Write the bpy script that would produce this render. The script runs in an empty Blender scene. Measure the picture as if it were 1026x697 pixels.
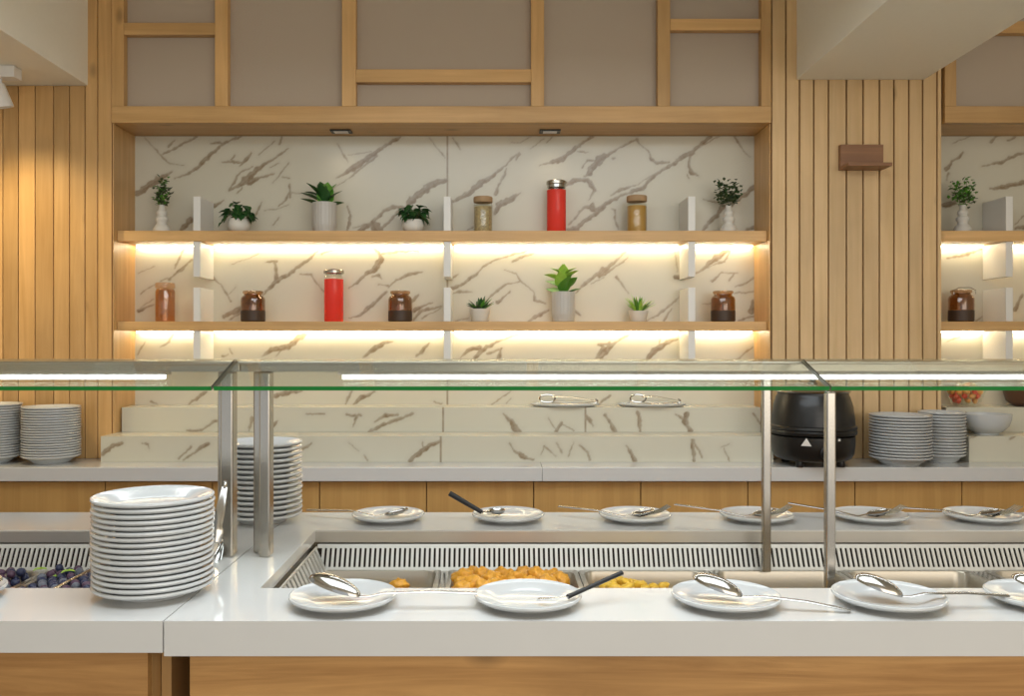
import bpy, math, random
import numpy as np
from mathutils import Vector, Matrix, Euler
random.seed(7)
rng = np.random.RandomState(5)
SC = bpy.context.scene
COL = SC.collection
PI = math.pi
# ------------------------------------------------------------ camera, world, lights, exposure
F, CX, HY, CAMZ = 880.0, 495.0, 345.0, 1.38
cam = bpy.data.cameras.new('camera'); co = bpy.data.objects.new('camera', cam); COL.objects.link(co)
co.location = (0, 0, CAMZ); co.rotation_euler = (PI/2, 0, 0)
cam.sensor_width = 36; cam.lens = F/1026*36
cam.shift_x = (513-CX)/1026; cam.shift_y = -(348.5-HY)/1026
cam.clip_start = 0.05
SC.camera = co
SC.view_settings.view_transform = 'Standard'; SC.view_settings.look = 'None'
SC.view_settings.gamma = 1; SC.view_settings.use_curve_mapping = False
SC.view_settings.exposure = 0.0
w = bpy.data.worlds.new('world'); SC.world = w; w.use_nodes = True
bg = w.node_tree.nodes['Background']; bg.inputs[0].default_value = (0.92, 0.96, 1.0, 1); bg.inputs[1].default_value = 0.75
def area(name, loc, rot, sx, sy, power, color):
    l = bpy.data.lights.new(name, 'AREA'); l.shape = 'RECTANGLE'; l.size = sx; l.size_y = sy; l.energy = power; l.color = color
    o = bpy.data.objects.new(name, l); COL.objects.link(o); o.location = loc; o.rotation_euler = rot; return o
def spot(name, loc, target, power, color, ang, blend=0.6, rad=0.03):
    l = bpy.data.lights.new(name, 'SPOT'); l.energy = power; l.color = color; l.spot_size = math.radians(ang); l.spot_blend = blend; l.shadow_soft_size = rad
    o = bpy.data.objects.new(name, l); COL.objects.link(o); o.location = loc
    d = Vector(target)-Vector(loc); o.rotation_euler = d.to_track_quat('-Z', 'Y').to_euler(); return o
WARM = (1.0, 0.80, 0.56)
area('overhead_fill', (0.1, 1.5, 2.62), (0, 0, 0), 2.4, 1.7, 50, (0.84, 0.93, 1.0))  # added cool overhead fill without a fixture, hung low to leave upper faces dimmer
area('daylight', (2.0, -2.4, 1.9), (math.radians(86), 0, math.radians(24)), 4.5, 2.2, 74, (1.0, 0.89, 0.75))
spot('wall_wash_light', (-2.0, 3.26, 2.34), (-1.9, 3.7, 1.55), 24, (1.0, 0.78, 0.42), 88, 1.0, 0.05)
spot('wall_wash_light', (-2.6, 3.26, 2.34), (-2.45, 3.7, 1.55), 24, (1.0, 0.78, 0.42), 88, 1.0, 0.05)
# ------------------------------------------------------------ helpers
def P(px, py, d): return Vector(((px-CX)/F*d, d, CAMZ-(py-HY)/F*d))
def PX(px, d): return (px-CX)/F*d
def PZ(py, d): return CAMZ-(py-HY)/F*d
class MB:
    """collects geometry in world space"""
    def __init__(s): s.v = []; s.f = []; s.m = []; s.t = []
    def add(s, vs, fs, mat=0, tone=None):
        b = len(s.v); t = random.random() if tone is None else tone
        s.v += [tuple(x) for x in vs]; s.t += [t]*len(vs)
        for f in fs: s.f.append(tuple(i+b for i in f)); s.m.append(mat)
        return s
    def box(s, x0, x1, y0, y1, z0, z1, mat=0, tone=None, M=None):
        vs = [Vector((x, y, z)) for x in (x0, x1) for y in (y0, y1) for z in (z0, z1)]
        if M is not None: vs = [M @ v for v in vs]
        return s.add(vs, [(0,1,3,2),(4,6,7,5),(0,4,5,1),(2,3,7,6),(0,2,6,4),(1,5,7,3)], mat, tone)
    def lathe(s, prof, c=(0,0,0), n=40, mat=0, M=None, closed=True, rib=0, nrib=0):
        c = Vector(c); vs = []; fs = []
        for (r, z) in prof:
            for k in range(n):
                a = 2*PI*k/n; rr = r*(1+(rib*math.cos(nrib*a) if rib else 0))
                p = Vector((rr*math.cos(a), rr*math.sin(a), z)); vs.append((M @ p if M else p)+c)
        for i in range(len(prof)-1):
            for k in range(n):
                k2 = (k+1) % n
                fs.append((i*n+k, i*n+k2, (i+1)*n+k2, (i+1)*n+k))
        if closed:
            if prof[0][0] > 1e-5: fs.append(tuple(range(n-1, -1, -1)))
            if prof[-1][0] > 1e-5: fs.append(tuple((len(prof)-1)*n+k for k in range(n)))
        return s.add(vs, fs, mat)
    def tube(s, pts, rad, n=10, mat=0, flat=1.0, up=Vector((0,0,1))):
        pts = [Vector(p) for p in pts]
        if not hasattr(rad, '__len__'): rad = [rad]*len(pts)
        vs = []; fs = []
        for i, p in enumerate(pts):
            d = (pts[min(i+1, len(pts)-1)]-pts[max(i-1, 0)]).normalized()
            u = up if abs(d.dot(up)) < .95 else Vector((1,0,0))
            a = d.cross(u).normalized(); b = a.cross(d).normalized()
            for k in range(n):
                t = 2*PI*k/n; vs.append(p+a*math.cos(t)*rad[i]+b*math.sin(t)*rad[i]*flat)
        for i in range(len(pts)-1):
            for k in range(n):
                k2 = (k+1) % n; fs.append((i*n+k, i*n+k2, (i+1)*n+k2, (i+1)*n+k))
        fs.append(tuple(range(n-1, -1, -1))); fs.append(tuple((len(pts)-1)*n+k for k in range(n)))
        return s.add(vs, fs, mat)
    def build(s, name, mats, parent=None, smooth=False, bevel=0, vein=None, ang=40):
        me = bpy.data.meshes.new(name)
        off = Vector(parent.location) if parent is not None else Vector((0,0,0))
        if parent is not None and parent.parent is not None: off = off+parent.parent.location
        if parent is not None and parent.type == 'MESH' and 'off' in parent: off = Vector(parent['off'])
        me.from_pydata([tuple(Vector(v)-off) for v in s.v], [], s.f)
        if not isinstance(mats, (list, tuple)): mats = [mats]
        for m in mats: me.materials.append(m)
        me.polygons.foreach_set('material_index', s.m)
        at = me.attributes.new('tone', 'FLOAT', 'POINT'); at.data.foreach_set('value', np.array(s.t, dtype=np.float32))
        if vein is not None:
            at = me.attributes.new('vein', 'FLOAT', 'POINT'); at.data.foreach_set('value', np.array(vein, dtype=np.float32))
        if smooth:
            me.polygons.foreach_set('use_smooth', [True]*len(me.polygons)); me.set_sharp_from_angle(angle=math.radians(ang))
        me.validate(); me.update()
        o = bpy.data.objects.new(name, me); COL.objects.link(o)
        if parent is not None: o.parent = parent
        OFF[o.name] = off
        if bevel:
            b = o.modifiers.new('bevel', 'BEVEL'); b.width = bevel; b.segments = 2; b.limit_method = 'ANGLE'
        return o
OFF = {}
def sub(mb, name, mats, parent, **k):
    """sub-part: parent is a part (mesh) whose local frame equals its thing's frame"""
    root = parent.parent
    for i, v in enumerate(mb.v): pass
    o = mb.build(name, mats, root, **k); o.parent = parent; return o
def thing(name, label, cat, loc=(0,0,0), group=None, rz=0):
    o = bpy.data.objects.new(name, None); COL.objects.link(o); o.empty_display_size = .05
    o.location = loc; o.rotation_euler = (0,0,rz); o['label'] = label; o['category'] = cat
    if group: o['group'] = group
    return o
def tag(o, label, cat, group=None, kind=None):
    o['label'] = label; o['category'] = cat
    if group: o['group'] = group
    if kind: o['kind'] = kind
    return o
def struct(o, label=None, cat='wall'):
    o['kind'] = 'structure'; o['label'] = label; o['category'] = cat; return o
def dup(root, loc, rz=0, label=None, group=None, scale=None):
    r = root.copy(); COL.objects.link(r); r.location = loc; r.rotation_euler = (0,0,rz)
    if scale: r.scale = scale
    if label: r['label'] = label
    if group: r['group'] = group
    for ch in list(root.children):
        c = ch.copy(); COL.objects.link(c); c.parent = r
        for g in ch.children:
            d = g.copy(); COL.objects.link(d); d.parent = c
    return r
# ------------------------------------------------------------ materials
def newmat(name):
    m = bpy.data.materials.new(name); m.use_nodes = True
    return m, m.node_tree.nodes, m.node_tree.links, m.node_tree.nodes['Principled BSDF']
def plain(name, col, rough=.5, metal=0, trans=0, ior=1.45, coat=0, bump=0, bscale=40, alpha=1, var=0, emis=None, estr=0, sss=0):
    m, N, L, b = newmat(name)
    b.inputs['Base Color'].default_value = (*col, 1); b.inputs['Roughness'].default_value = rough
    b.inputs['Metallic'].default_value = metal; b.inputs['Transmission Weight'].default_value = trans
    b.inputs['IOR'].default_value = ior; b.inputs['Coat Weight'].default_value = coat; b.inputs['Alpha'].default_value = alpha
    if emis: b.inputs['Emission Color'].default_value = (*emis, 1); b.inputs['Emission Strength'].default_value = estr
    if var or bump:
        tc = N.new('ShaderNodeTexCoord'); n = N.new('ShaderNodeTexNoise'); n.inputs['Scale'].default_value = bscale; n.inputs['Detail'].default_value = 4
        L.new(tc.outputs['Object'], n.inputs['Vector'])
        if var:
            mx = N.new('ShaderNodeMix'); mx.data_type = 'RGBA'
            mx.inputs[6].default_value = (*[c*(1-var) for c in col], 1); mx.inputs[7].default_value = (*[min(1, c*(1+var)) for c in col], 1)
            L.new(n.outputs['Fac'], mx.inputs[0]); L.new(mx.outputs[2], b.inputs['Base Color'])
        if bump:
            bp = N.new('ShaderNodeBump'); bp.inputs['Strength'].default_value = bump; bp.inputs['Distance'].default_value = .002
            L.new(n.outputs['Fac'], bp.inputs['Height']); L.new(bp.outputs[0], b.inputs['Normal'])
    return m
def wood(name, c1, c2, axis='z', rough=.42, scale=1.0, knots=True, tonev=.16, con=.21):
    m, N, L, b = newmat(name)
    tc = N.new('ShaderNodeTexCoord'); mp = N.new('ShaderNodeMapping')
    s = {'z': (22, 22, 1.1), 'x': (1.1, 22, 22), 'y': (22, 1.1, 22)}[axis]
    mp.inputs['Scale'].default_value = [q*scale for q in s]
    at = N.new('ShaderNodeAttribute'); at.attribute_name = 'tone'
    ad = N.new('ShaderNodeVectorMath'); ad.operation = 'MULTIPLY_ADD'; ad.inputs[1].default_value = (9, 7, 5)
    cb = N.new('ShaderNodeCombineXYZ')
    for i in range(3): L.new(at.outputs['Fac'], cb.inputs[i])
    L.new(cb.outputs[0], ad.inputs[0]); L.new(tc.outputs['Object'], ad.inputs[2]); L.new(ad.outputs[0], mp.inputs[0])
    n = N.new('ShaderNodeTexNoise'); n.inputs['Scale'].default_value = 1.3; n.inputs['Detail'].default_value = 7; n.inputs['Roughness'].default_value = .62; n.inputs['Distortion'].default_value = .8
    L.new(mp.outputs[0], n.inputs['Vector'])
    n2 = N.new('ShaderNodeTexNoise'); n2.inputs['Scale'].default_value = 2.2; n2.inputs['Detail'].default_value = 3
    L.new(ad.outputs[0], n2.inputs['Vector'])
    r = N.new('ShaderNodeValToRGB'); r.color_ramp.elements[0].position = .5-con; r.color_ramp.elements[1].position = .5+con
    r.color_ramp.elements[0].color = (*c2, 1); r.color_ramp.elements[1].color = (*c1, 1)
    L.new(n.outputs['Fac'], r.inputs[0])
    mr = N.new('ShaderNodeMapRange'); mr.inputs[3].default_value = 1-tonev; mr.inputs[4].default_value = 1+tonev*.7
    L.new(at.outputs['Fac'], mr.inputs[0])
    mr2 = N.new('ShaderNodeMapRange'); mr2.inputs[1].default_value = .3; mr2.inputs[2].default_value = .7; mr2.inputs[3].default_value = .86; mr2.inputs[4].default_value = 1.1
    L.new(n2.outputs['Fac'], mr2.inputs[0])
    mm = N.new('ShaderNodeMath'); mm.operation = 'MULTIPLY'; L.new(mr.outputs[0], mm.inputs[0]); L.new(mr2.outputs[0], mm.inputs[1])
    sc = N.new('ShaderNodeVectorMath'); sc.operation = 'SCALE'; L.new(r.outputs[0], sc.inputs[0]); L.new(mm.outputs[0], sc.inputs['Scale'])
    out = sc.outputs[0]
    if knots:
        v = N.new('ShaderNodeTexVoronoi'); v.inputs['Scale'].default_value = 1.0
        mp2 = N.new('ShaderNodeMapping'); q = {'z': (6, 6, 3), 'x': (3, 6, 6), 'y': (6, 3, 6)}[axis]; mp2.inputs['Scale'].default_value = q
        L.new(ad.outputs[0], mp2.inputs[0]); L.new(mp2.outputs[0], v.inputs['Vector'])
        kr = N.new('ShaderNodeMapRange'); kr.inputs[1].default_value = .04; kr.inputs[2].default_value = .13; kr.inputs[3].default_value = .62; kr.inputs[4].default_value = 1
        L.new(v.outputs['Distance'], kr.inputs[0])
        s2 = N.new('ShaderNodeVectorMath'); s2.operation = 'SCALE'; L.new(out, s2.inputs[0]); L.new(kr.outputs[0], s2.inputs['Scale']); out = s2.outputs[0]
    L.new(out, b.inputs['Base Color']); b.inputs['Roughness'].default_value = rough
    bp = N.new('ShaderNodeBump'); bp.inputs['Strength'].default_value = .12; bp.inputs['Distance'].default_value = .002
    L.new(n.outputs['Fac'], bp.inputs['Height']); L.new(bp.outputs[0], b.inputs['Normal'])
    return m
OAK_L, OAK_D = (.70, .43, .18), (.54, .305, .105)
oak_v = wood('oak_vertical', OAK_L, OAK_D, 'z')
oak_h = wood('oak_horizontal', OAK_L, OAK_D, 'x')
oak_slat = wood('oak_slats', (.74, .51, .265), (.63, .415, .19), 'z', tonev=.12)
oak_base = wood('oak_cabinet', (.70, .385, .135), (.47, .235, .072), 'x', scale=1.1, con=.13)
oak_cab = wood('oak_cabinet_doors', (.60, .355, .12), (.48, .265, .08), 'z', scale=.6)
walnut = wood('walnut', (.30, .14, .06), (.17, .075, .033), 'x')
groove = plain('groove_dark', (.22, .12, .045), .8)
cream = plain('painted_plaster', (.88, .84, .73), .8, bump=.05, bscale=60, var=.02)
soffit_m = plain('ceiling_paint', (.62, .56, .46), .85, bump=.04, bscale=50, var=.02)
fabric = plain('grey_beige_fabric', (.47, .385, .30), .85, bump=.25, bscale=600, var=.05)
floor_m = plain('floor_tile', (.30, .27, .23), .4, var=.1, bscale=5)
dark = plain('dark_void', (.03, .022, .018), .8)
quartz = plain('white_quartz', (.66, .655, .635), .10, coat=.3, var=.025, bscale=9)
satin = plain('satin_steel', (.62, .60, .56), .42, metal=.9)
pan_m = plain('pan_steel', (.52, .48, .41), .30, metal=.9)
steel = plain('brushed_steel', (.46, .425, .37), .24, metal=1, bump=.04, bscale=300)
steel_g = plain('grille_steel', (.64, .635, .61), .40, metal=.55)
chrome = plain('polished_steel', (.47, .46, .44), .12, metal=1)
porcelain = plain('white_porcelain', (.55, .565, .565), .16, coat=.35)
black_pl = plain('black_plastic', (.012, .012, .013), .35)
kettle_m = plain('black_enamel', (.010, .0095, .009), .34, coat=.12)
white_pot = plain('white_ceramic', (.66, .63, .56), .4)
pale_pot = plain('pale_grey_ceramic', (.52, .49, .44), .3)
white_mt = plain('white_painted_metal', (.78, .75, .70), .35)
part_m = plain('white_partition_board', (.76, .74, .69), .35)
led_m = plain('led_strip_lit', (1, .9, .75), .5, emis=(1.0, .92, .66), estr=24)
tube_m = plain('led_tube_lit', (1, 1, 1), .5, emis=(.94, .98, 1.0), estr=7.5)
red_liq = plain('red_drink', (1.0, .075, .05), .10, trans=.35, ior=1.33)
coffee = plain('dark_brown_filling', (.055, .03, .016), .5)
cork = plain('cork_lid', (.42, .27, .14), .7, var=.15, bscale=90)
oats = plain('oat_flakes', (.46, .34, .17), .8, bump=1, bscale=110, var=.95)
lentil = plain('amber_lentils', (.55, .30, .06), .6, bump=.5, bscale=240, var=.2)
leaf_d = plain('dark_green_leaf', (.022, .085, .018), .4, var=.4, bscale=60)
leaf_m = plain('mid_green_leaf', (.09, .26, .03), .4, var=.4, bscale=60)
leaf_l = plain('light_green_leaf', (.34, .56, .07), .4, var=.35, bscale=60)
leaf_o = plain('olive_leaf', (.055, .085, .03), .5, var=.5, bscale=90)
stem_m = plain('plant_stem', (.12, .13, .04), .6)
soil = plain('potting_soil', (.03, .02, .012), .9)
fried = plain('golden_fried_batter', (.82, .34, .035), .4, bump=.9, bscale=90, var=.45)
yellow_f = plain('yellow_food', (.80, .48, .05), .4, bump=.6, bscale=90, var=.3)
berry_b = plain('dark_blue_skin', (.035, .042, .095), .35, var=.4, bscale=50)
berry_p = plain('purple_skin', (.10, .05, .09), .4, var=.4, bscale=50)
berry_g = plain('grey_blue_skin', (.15, .16, .20), .5, var=.4, bscale=50)
fruit_r = plain('red_fruit', (.75, .10, .05), .3, var=.3, bscale=40)
fruit_o = plain('orange_fruit', (.85, .38, .10), .3, var=.3, bscale=40)
fruit_y = plain('pale_fruit', (.80, .62, .32), .35, var=.2, bscale=40)
def marble():
    m, N, L, b = newmat('veined_marble')
    at = N.new('ShaderNodeAttribute'); at.attribute_name = 'vein'
    tc = N.new('ShaderNodeTexCoord')
    n = N.new('ShaderNodeTexNoise'); n.inputs['Scale'].default_value = 38; n.inputs['Detail'].default_value = 5; L.new(tc.outputs['Object'], n.inputs['Vector'])
    n2 = N.new('ShaderNodeTexNoise'); n2.inputs['Scale'].default_value = 2.3; n2.inputs['Detail'].default_value = 5; L.new(tc.outputs['Object'], n2.inputs['Vector'])
    mr = N.new('ShaderNodeMapRange'); mr.inputs[1].default_value = .25; mr.inputs[2].default_value = .6; mr.inputs[3].default_value = .72; mr.inputs[4].default_value = 1
    L.new(n.outputs['Fac'], mr.inputs[0])
    mu = N.new('ShaderNodeMath'); mu.operation = 'MULTIPLY'; L.new(at.outputs['Fac'], mu.inputs[0]); L.new(mr.outputs[0], mu.inputs[1])
    base = N.new('ShaderNodeMix'); base.data_type = 'RGBA'; base.inputs[6].default_value = (.585, .55, .435, 1); base.inputs[7].default_value = (.64, .61, .50, 1)
    L.new(n2.outputs['Fac'], base.inputs[0])
    mx = N.new('ShaderNodeMix'); mx.data_type = 'RGBA'; mx.inputs[7].default_value = (.25, .18, .105, 1)
    L.new(mu.outputs[0], mx.inputs[0]); L.new(base.outputs[2], mx.inputs[6]); L.new(mx.outputs[2], b.inputs['Base Color'])
    b.inputs['Roughness'].default_value = .22
    return m
marble_m = marble()
def pane_mat():
    m = bpy.data.materials.new('clear_pane'); m.use_nodes = True; N = m.node_tree.nodes; L = m.node_tree.links; N.clear()
    o = N.new('ShaderNodeOutputMaterial'); t = N.new('ShaderNodeBsdfTransparent'); t.inputs[0].default_value = (.965, .985, .965, 1)
    g = N.new('ShaderNodeBsdfGlossy'); g.inputs['Roughness'].default_value = .02; g.inputs[0].default_value = (.95, 1, .97, 1)
    fr = N.new('ShaderNodeFresnel'); ge = N.new('ShaderNodeNewGeometry')
    mr = N.new('ShaderNodeMapRange'); mr.inputs[3].default_value = 1.45; mr.inputs[4].default_value = 1/1.45   # same reflectance on both faces of the pane
    L.new(ge.outputs['Backfacing'], mr.inputs[0]); L.new(mr.outputs[0], fr.inputs[0])
    mx = N.new('ShaderNodeMixShader'); L.new(fr.outputs[0], mx.inputs[0]); L.new(t.outputs[0], mx.inputs[1]); L.new(g.outputs[0], mx.inputs[2]); L.new(mx.outputs[0], o.inputs[0])
    return m
pane = pane_mat()
def thin_glass(name, tint, ior=1.5, rough=.03):
    m = pane_mat(); m.name = name
    for n in m.node_tree.nodes:
        if n.type == 'BSDF_TRANSPARENT': n.inputs[0].default_value = (*tint, 1)
        if n.type == 'BSDF_GLOSSY': n.inputs['Roughness'].default_value = rough; n.inputs[0].default_value = (1, 1, 1, 1)
        if n.type == 'MAP_RANGE': n.inputs[3].default_value = ior; n.inputs[4].default_value = 1/ior
    return m
glass_c = thin_glass('clear_jar_glass', (.96, .97, .95))
copper_gl = thin_glass('brown_tinted_glass', (.72, .55, .38), 1.75)
pink_gl = thin_glass('rose_tinted_glass', (.90, .74, .60), 1.75, .08)
glass_edge = plain('green_glass_edge', (.012, .20, .035), .15)
seal = plain('dark_edge_seal', (.06, .055, .035), .4)
# ------------------------------------------------------------ marble veins (pattern of the stone)
CR = {'A': (130,130,6.41), 'B': (290,130,6.41), 'C': (445,130,6.41), 'D': (600,130,6.41),
      'E': (130,240,5.575), 'F': (290,240,5.575), 'G': (445,240,5.575), 'H': (600,240,5.575),
      'I': (100,385,5.7), 'J': (270,385,5.7), 'K': (440,385,5.7), 'L': (600,385,5.7), 'M': (940,120,5.81), 'N': (766,140,3.169)}
BACK = """A 45,410,40 110,365,40 180,320,50 240,290,25 270,270,8
A 290,312,8 370,285,14 430,245,22 490,190,30 550,130,18 600,95,14 680,45,12
A 520,88,6 580,85,16 610,95,10
A 610,80,10 720,40,14
A 205,158,10 280,125,14 350,85,18 430,45,14
A 250,105,14 290,70,8
A 95,50,4 165,125,6 170,130,8 210,180,12 260,220,6 350,228,4
A 590,208,6 660,205,22 720,215,12
A 650,195,12 675,160,8
A 705,235,8 745,195,24 778,150,10
A 640,385,18 670,345,12 690,290,10 740,260,10 790,238,6
A 650,385,12 700,360,30 750,320,60 800,275,40 850,230,20 920,190,14 1020,120,8
A 760,340,40 830,310,20 930,280,6
A 690,410,6 720,370,14
A 520,500,6 545,485,26 600,455,8
A 770,590,20 810,540,16 850,460,5
A 330,640,30 390,580,40
A 955,490,10 1000,450,16 1025,400,14
A 830,160,6 930,70,6
A 900,240,8 960,215,4
A 960,90,14 975,45,10
A 975,300,5 1020,310,10
A 920,610,6 960,560,8
A 860,520,3 960,505,4 1020,480,3
A 920,340,4 990,250,8 1020,210,4
B 300,310,6 360,275,24 430,235,44 490,190,40 550,150,26 620,100,22 670,65,26 715,45,16
B 270,380,4 370,320,6 420,280,14 500,215,16 560,165,14
B 310,90,4 340,150,10 370,190,14 375,210,4
B 380,160,3 530,140,4
B 770,470,50 820,420,50 880,380,50 940,345,44 1000,325,36
B 450,645,30 520,605,36 570,560,24 610,520,20 660,500,30 730,500,24
B 540,600,50 560,640,90
B 580,640,24 630,600,16 680,545,18 720,500,20
B 410,630,5 520,595,6
B 370,490,8 390,550,18 385,610,24 375,645,12
B 900,50,3 945,115,6 980,150,10 1000,180,4
B 0,350,14 5,430,18
B 10,400,5 80,410,4 150,440,3
C 45,470,24 100,440,26 170,395,36 240,340,44 320,290,24 380,240,16 440,180,14 485,150,10
C 465,190,14 485,160,16
C 330,415,26 360,340,12 385,290,14 400,245,8
C 325,540,14 350,490,50 400,460,50 450,430,30 490,408,10
C 55,50,6 80,85,12 108,130,4
C 430,80,4 480,85,4 560,45,4
C 610,228,4 660,215,14 730,200,40 780,170,26 830,130,30 880,90,20 950,45,20
C 850,140,6 890,138,16 930,145,4
C 550,120,4 640,60,5
C 660,80,12 690,50,10
C 780,350,30 850,325,30 920,320,30 950,360,36 970,390,24 930,450,6
C 900,300,20 930,280,36 960,230,50 1000,190,44 1030,170,36
C 890,240,8 920,195,16 990,200,14
C 790,640,20 850,630,36 900,590,24 960,545,26 1000,515,30 1030,495,26
C 800,610,8 860,540,12 900,500,16 950,490,44 960,510,40
C 150,640,8 185,625,12
D 0,225,30 50,170,20 110,125,14 180,90,12 240,62,16 260,90,10 320,140,8 335,185,20 370,215,18 450,208,14
D 90,185,16 100,180,12
D 0,510,30 70,455,28 130,430,18 200,405,20 290,365,30 340,305,26 400,265,24 470,225,26 530,180,32 590,150,36 640,105,20 690,65,24 730,30,24
D 75,420,8 150,385,24 240,352,8
D 250,350,6 330,295,8
D 620,130,8 730,60,10 780,40,4
D 585,170,14 580,230,18 600,275,30 640,295,8
D 570,285,8 580,310,12
D 675,640,20 710,590,26 760,545,30 800,490,40
D 850,475,36 930,420,30 1000,370,36
D 670,445,6 700,455,8 780,470,8
D 865,35,14 895,75,14 930,130,6 970,175,4
D 85,510,10 105,520,22 105,570,14 125,640,14
D 950,640,20 1010,620,30
E 320,20,8 290,80,10 250,160,8
E 355,110,8 290,160,20 220,225,10
E 170,230,8 215,215,6
E 45,185,5 140,150,3
E 60,300,8 140,250,4
E 50,400,20 130,360,8
E 60,380,5 130,330,4
E 530,430,30 600,390,30 650,360,20 740,315,10 800,250,24 860,210,24 892,195,16
E 560,450,8 620,400,14
E 450,200,20 510,250,4 545,310,12 565,345,10
E 550,310,5 590,265,3
E 820,220,24 815,150,20 800,120,10
E 760,125,8 820,120,14
E 570,140,3 720,80,4
E 45,640,8 85,570,6
E 170,600,4 215,575,18 245,520,10
E 740,650,6 790,615,30 850,605,30 892,595,24
E 820,650,8 850,600,10
E 520,650,14 550,640,6
E 560,610,10 575,640,6
F 0,190,18 60,145,18 120,100,14 170,50,10 230,35,6
F 180,80,10 260,50,10 320,32,6
F 330,270,5 380,240,16 420,200,20 480,160,40 510,110,30 500,70,20 460,40,14
F 520,75,10 600,70,16 720,60,14
F 460,205,6 500,200,20 520,220,4
F 500,250,8 550,255,10
F 555,265,5 600,225,14 660,195,20 740,182,8
F 330,440,4 390,425,12 440,385,24 490,340,20 545,290,10
F 60,190,6 120,195,10 150,240,8 190,290,4
F 680,350,20 720,310,10
F 690,450,14 740,400,24 850,370,10
F 700,400,24 740,370,14 800,350,5
F 740,440,6 850,380,6
F 0,600,30 50,550,40 100,520,20
F 415,655,16 460,620,28 520,580,26 580,565,6
F 710,650,12 745,620,28 780,575,8
G 45,270,20 110,245,18 170,200,16 220,150,10 290,110,12 360,90,10 430,75,8 500,45,14 560,35,10
G 385,120,14 440,95,16 500,80,8
G 30,215,20 80,195,6
G 50,300,6 80,290,20 160,295,5
G 230,345,4 290,290,18 350,250,8 430,232,6
G 335,170,3 400,190,5 430,230,12 500,290,5 510,340,20 565,355,8
G 300,350,20 320,330,14 370,290,8
G 470,458,8 530,420,24 580,395,12
G 735,298,6 790,245,20 850,195,26 892,165,20
G 820,250,6 892,210,6
G 60,455,6 140,435,5
G 730,400,14 760,420,14
G 90,660,6 150,605,24 200,600,24
G 170,660,24 240,600,26 300,570,14 370,540,10 460,515,5
G 240,635,14 310,615,14
G 305,660,26 320,610,14
G 850,660,20 892,610,30
H 0,200,30 60,150,24 110,100,10 190,40,4
H 0,210,14 80,160,16 165,100,6
H 95,205,12 120,235,14 165,300,4
H 265,455,6 330,420,14 380,380,16 450,318,8
H 365,455,10 385,420,12 405,385,6
H 545,185,8 600,150,24 660,100,40 720,60,14
H 600,160,6 700,120,12 735,60,10
H 635,235,14 680,185,10 780,188,8
H 725,225,10 760,190,12
H 430,210,30 520,210,8
H 760,260,6 830,240,14 880,205,8
H 760,300,8 870,290,10
H 855,400,40 860,340,14
H 780,450,10 860,430,12
H 580,362,5 630,355,8
H 415,30,5 430,90,4 440,180,8
H 10,660,30 50,610,30 110,560,14 200,515,8
H 0,590,20 60,580,20
H 275,665,30 320,610,36 370,580,36 440,555,10
H 330,600,6 340,560,8
H 780,665,8 830,620,10 865,600,4
I 290,100,14 330,115,10
I 505,120,6 560,75,26 610,40,14
J 30,65,30 110,45,30 190,35,6
J 430,120,8 450,75,12 470,35,10
J 475,120,10 530,75,26 600,40,14
J 940,95,12 985,110,8
K 300,118,10 350,80,8 410,35,6
K 380,110,4 410,80,5
K 900,120,8 980,60,16"""
BACK_R = """M 45,290,24 80,245,14 125,215,16 145,190,14
M 60,310,16 50,350,6
M 250,270,5 330,255,12 370,250,24 420,215,20 500,195,14
M 305,130,16 340,95,14 380,85,6
M 300,400,8 370,390,24 500,365,30 600,330,20
M 405,120,14 460,90,12
M 45,495,40 100,480,20
M 85,135,4 200,90,5
M 445,610,6 500,555,8
M 450,630,20 500,625,26
N 580,375,5 640,365,10 700,340,8
N 670,575,8 700,555,5
N 795,540,14 820,490,8
N 580,640,3 620,625,5
N 840,700,10 900,640,14"""
UPPER = """I 500,262,12 580,262,16 620,235,14 665,205,16
I 850,265,8 870,190,20
J 20,235,30 45,210,10
J 210,170,10 320,168,10
J 440,172,14 520,175,16
J 500,180,26 480,240,6
J 570,270,20 640,235,20 720,200,22 820,168,14
J 600,215,8 660,180,20 730,170,16
K 370,168,14 410,210,26 450,270,50
K 620,190,4 670,260,8
K 670,265,24 700,220,16
K 700,225,6 770,265,6
K 840,175,8 860,210,30 880,235,6
K 950,170,16 1000,270,24
L 35,175,14 95,270,20
L 225,165,26 240,270,24
L 440,170,6 490,200,20
L 500,168,30 490,215,30 525,270,30
L 880,165,8 925,220,14"""
LOWER = """I 15,400,20 60,360,26 120,335,26
I 240,335,5 280,340,14 280,370,4
I 450,425,16 520,355,10
I 480,430,8 560,375,20 620,335,20
J 190,365,18 240,335,10
J 800,435,26 860,390,26 910,350,30 975,325,14
J 875,330,10 880,355,8
J 450,330,3 510,380,4
J 545,405,6 560,435,10
K 405,335,6 430,380,14 480,420,24 540,430,14
K 580,400,4 600,350,8 670,410,5
K 670,330,6 700,390,6
K 800,350,6 850,385,16 860,430,14
K 770,330,5 740,410,8
L 160,350,8 190,400,20 205,432,30
L 535,325,26 545,430,20
L 545,325,14 590,415,10
L 715,365,5 745,435,8
L 700,360,5 745,335,4"""
LOWER_R = """N 650,945,5 700,930,9
N 780,950,9 820,920,14"""
def parse(txt, d):
    segs = []
    for ln in txt.strip().split('\n'):
        c, *pts = ln.split(); ox, oy, s = CR[c]; q = []
        for p in pts:
            x, y, wd = [float(t) for t in p.split(',')]
            q.append(((ox+x/s-CX)/F*d, CAMZ-(oy+y/s-HY)/F*d, wd/s/F*d*.5))
        segs += list(zip(q[:-1], q[1:]))
    return segs
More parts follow.
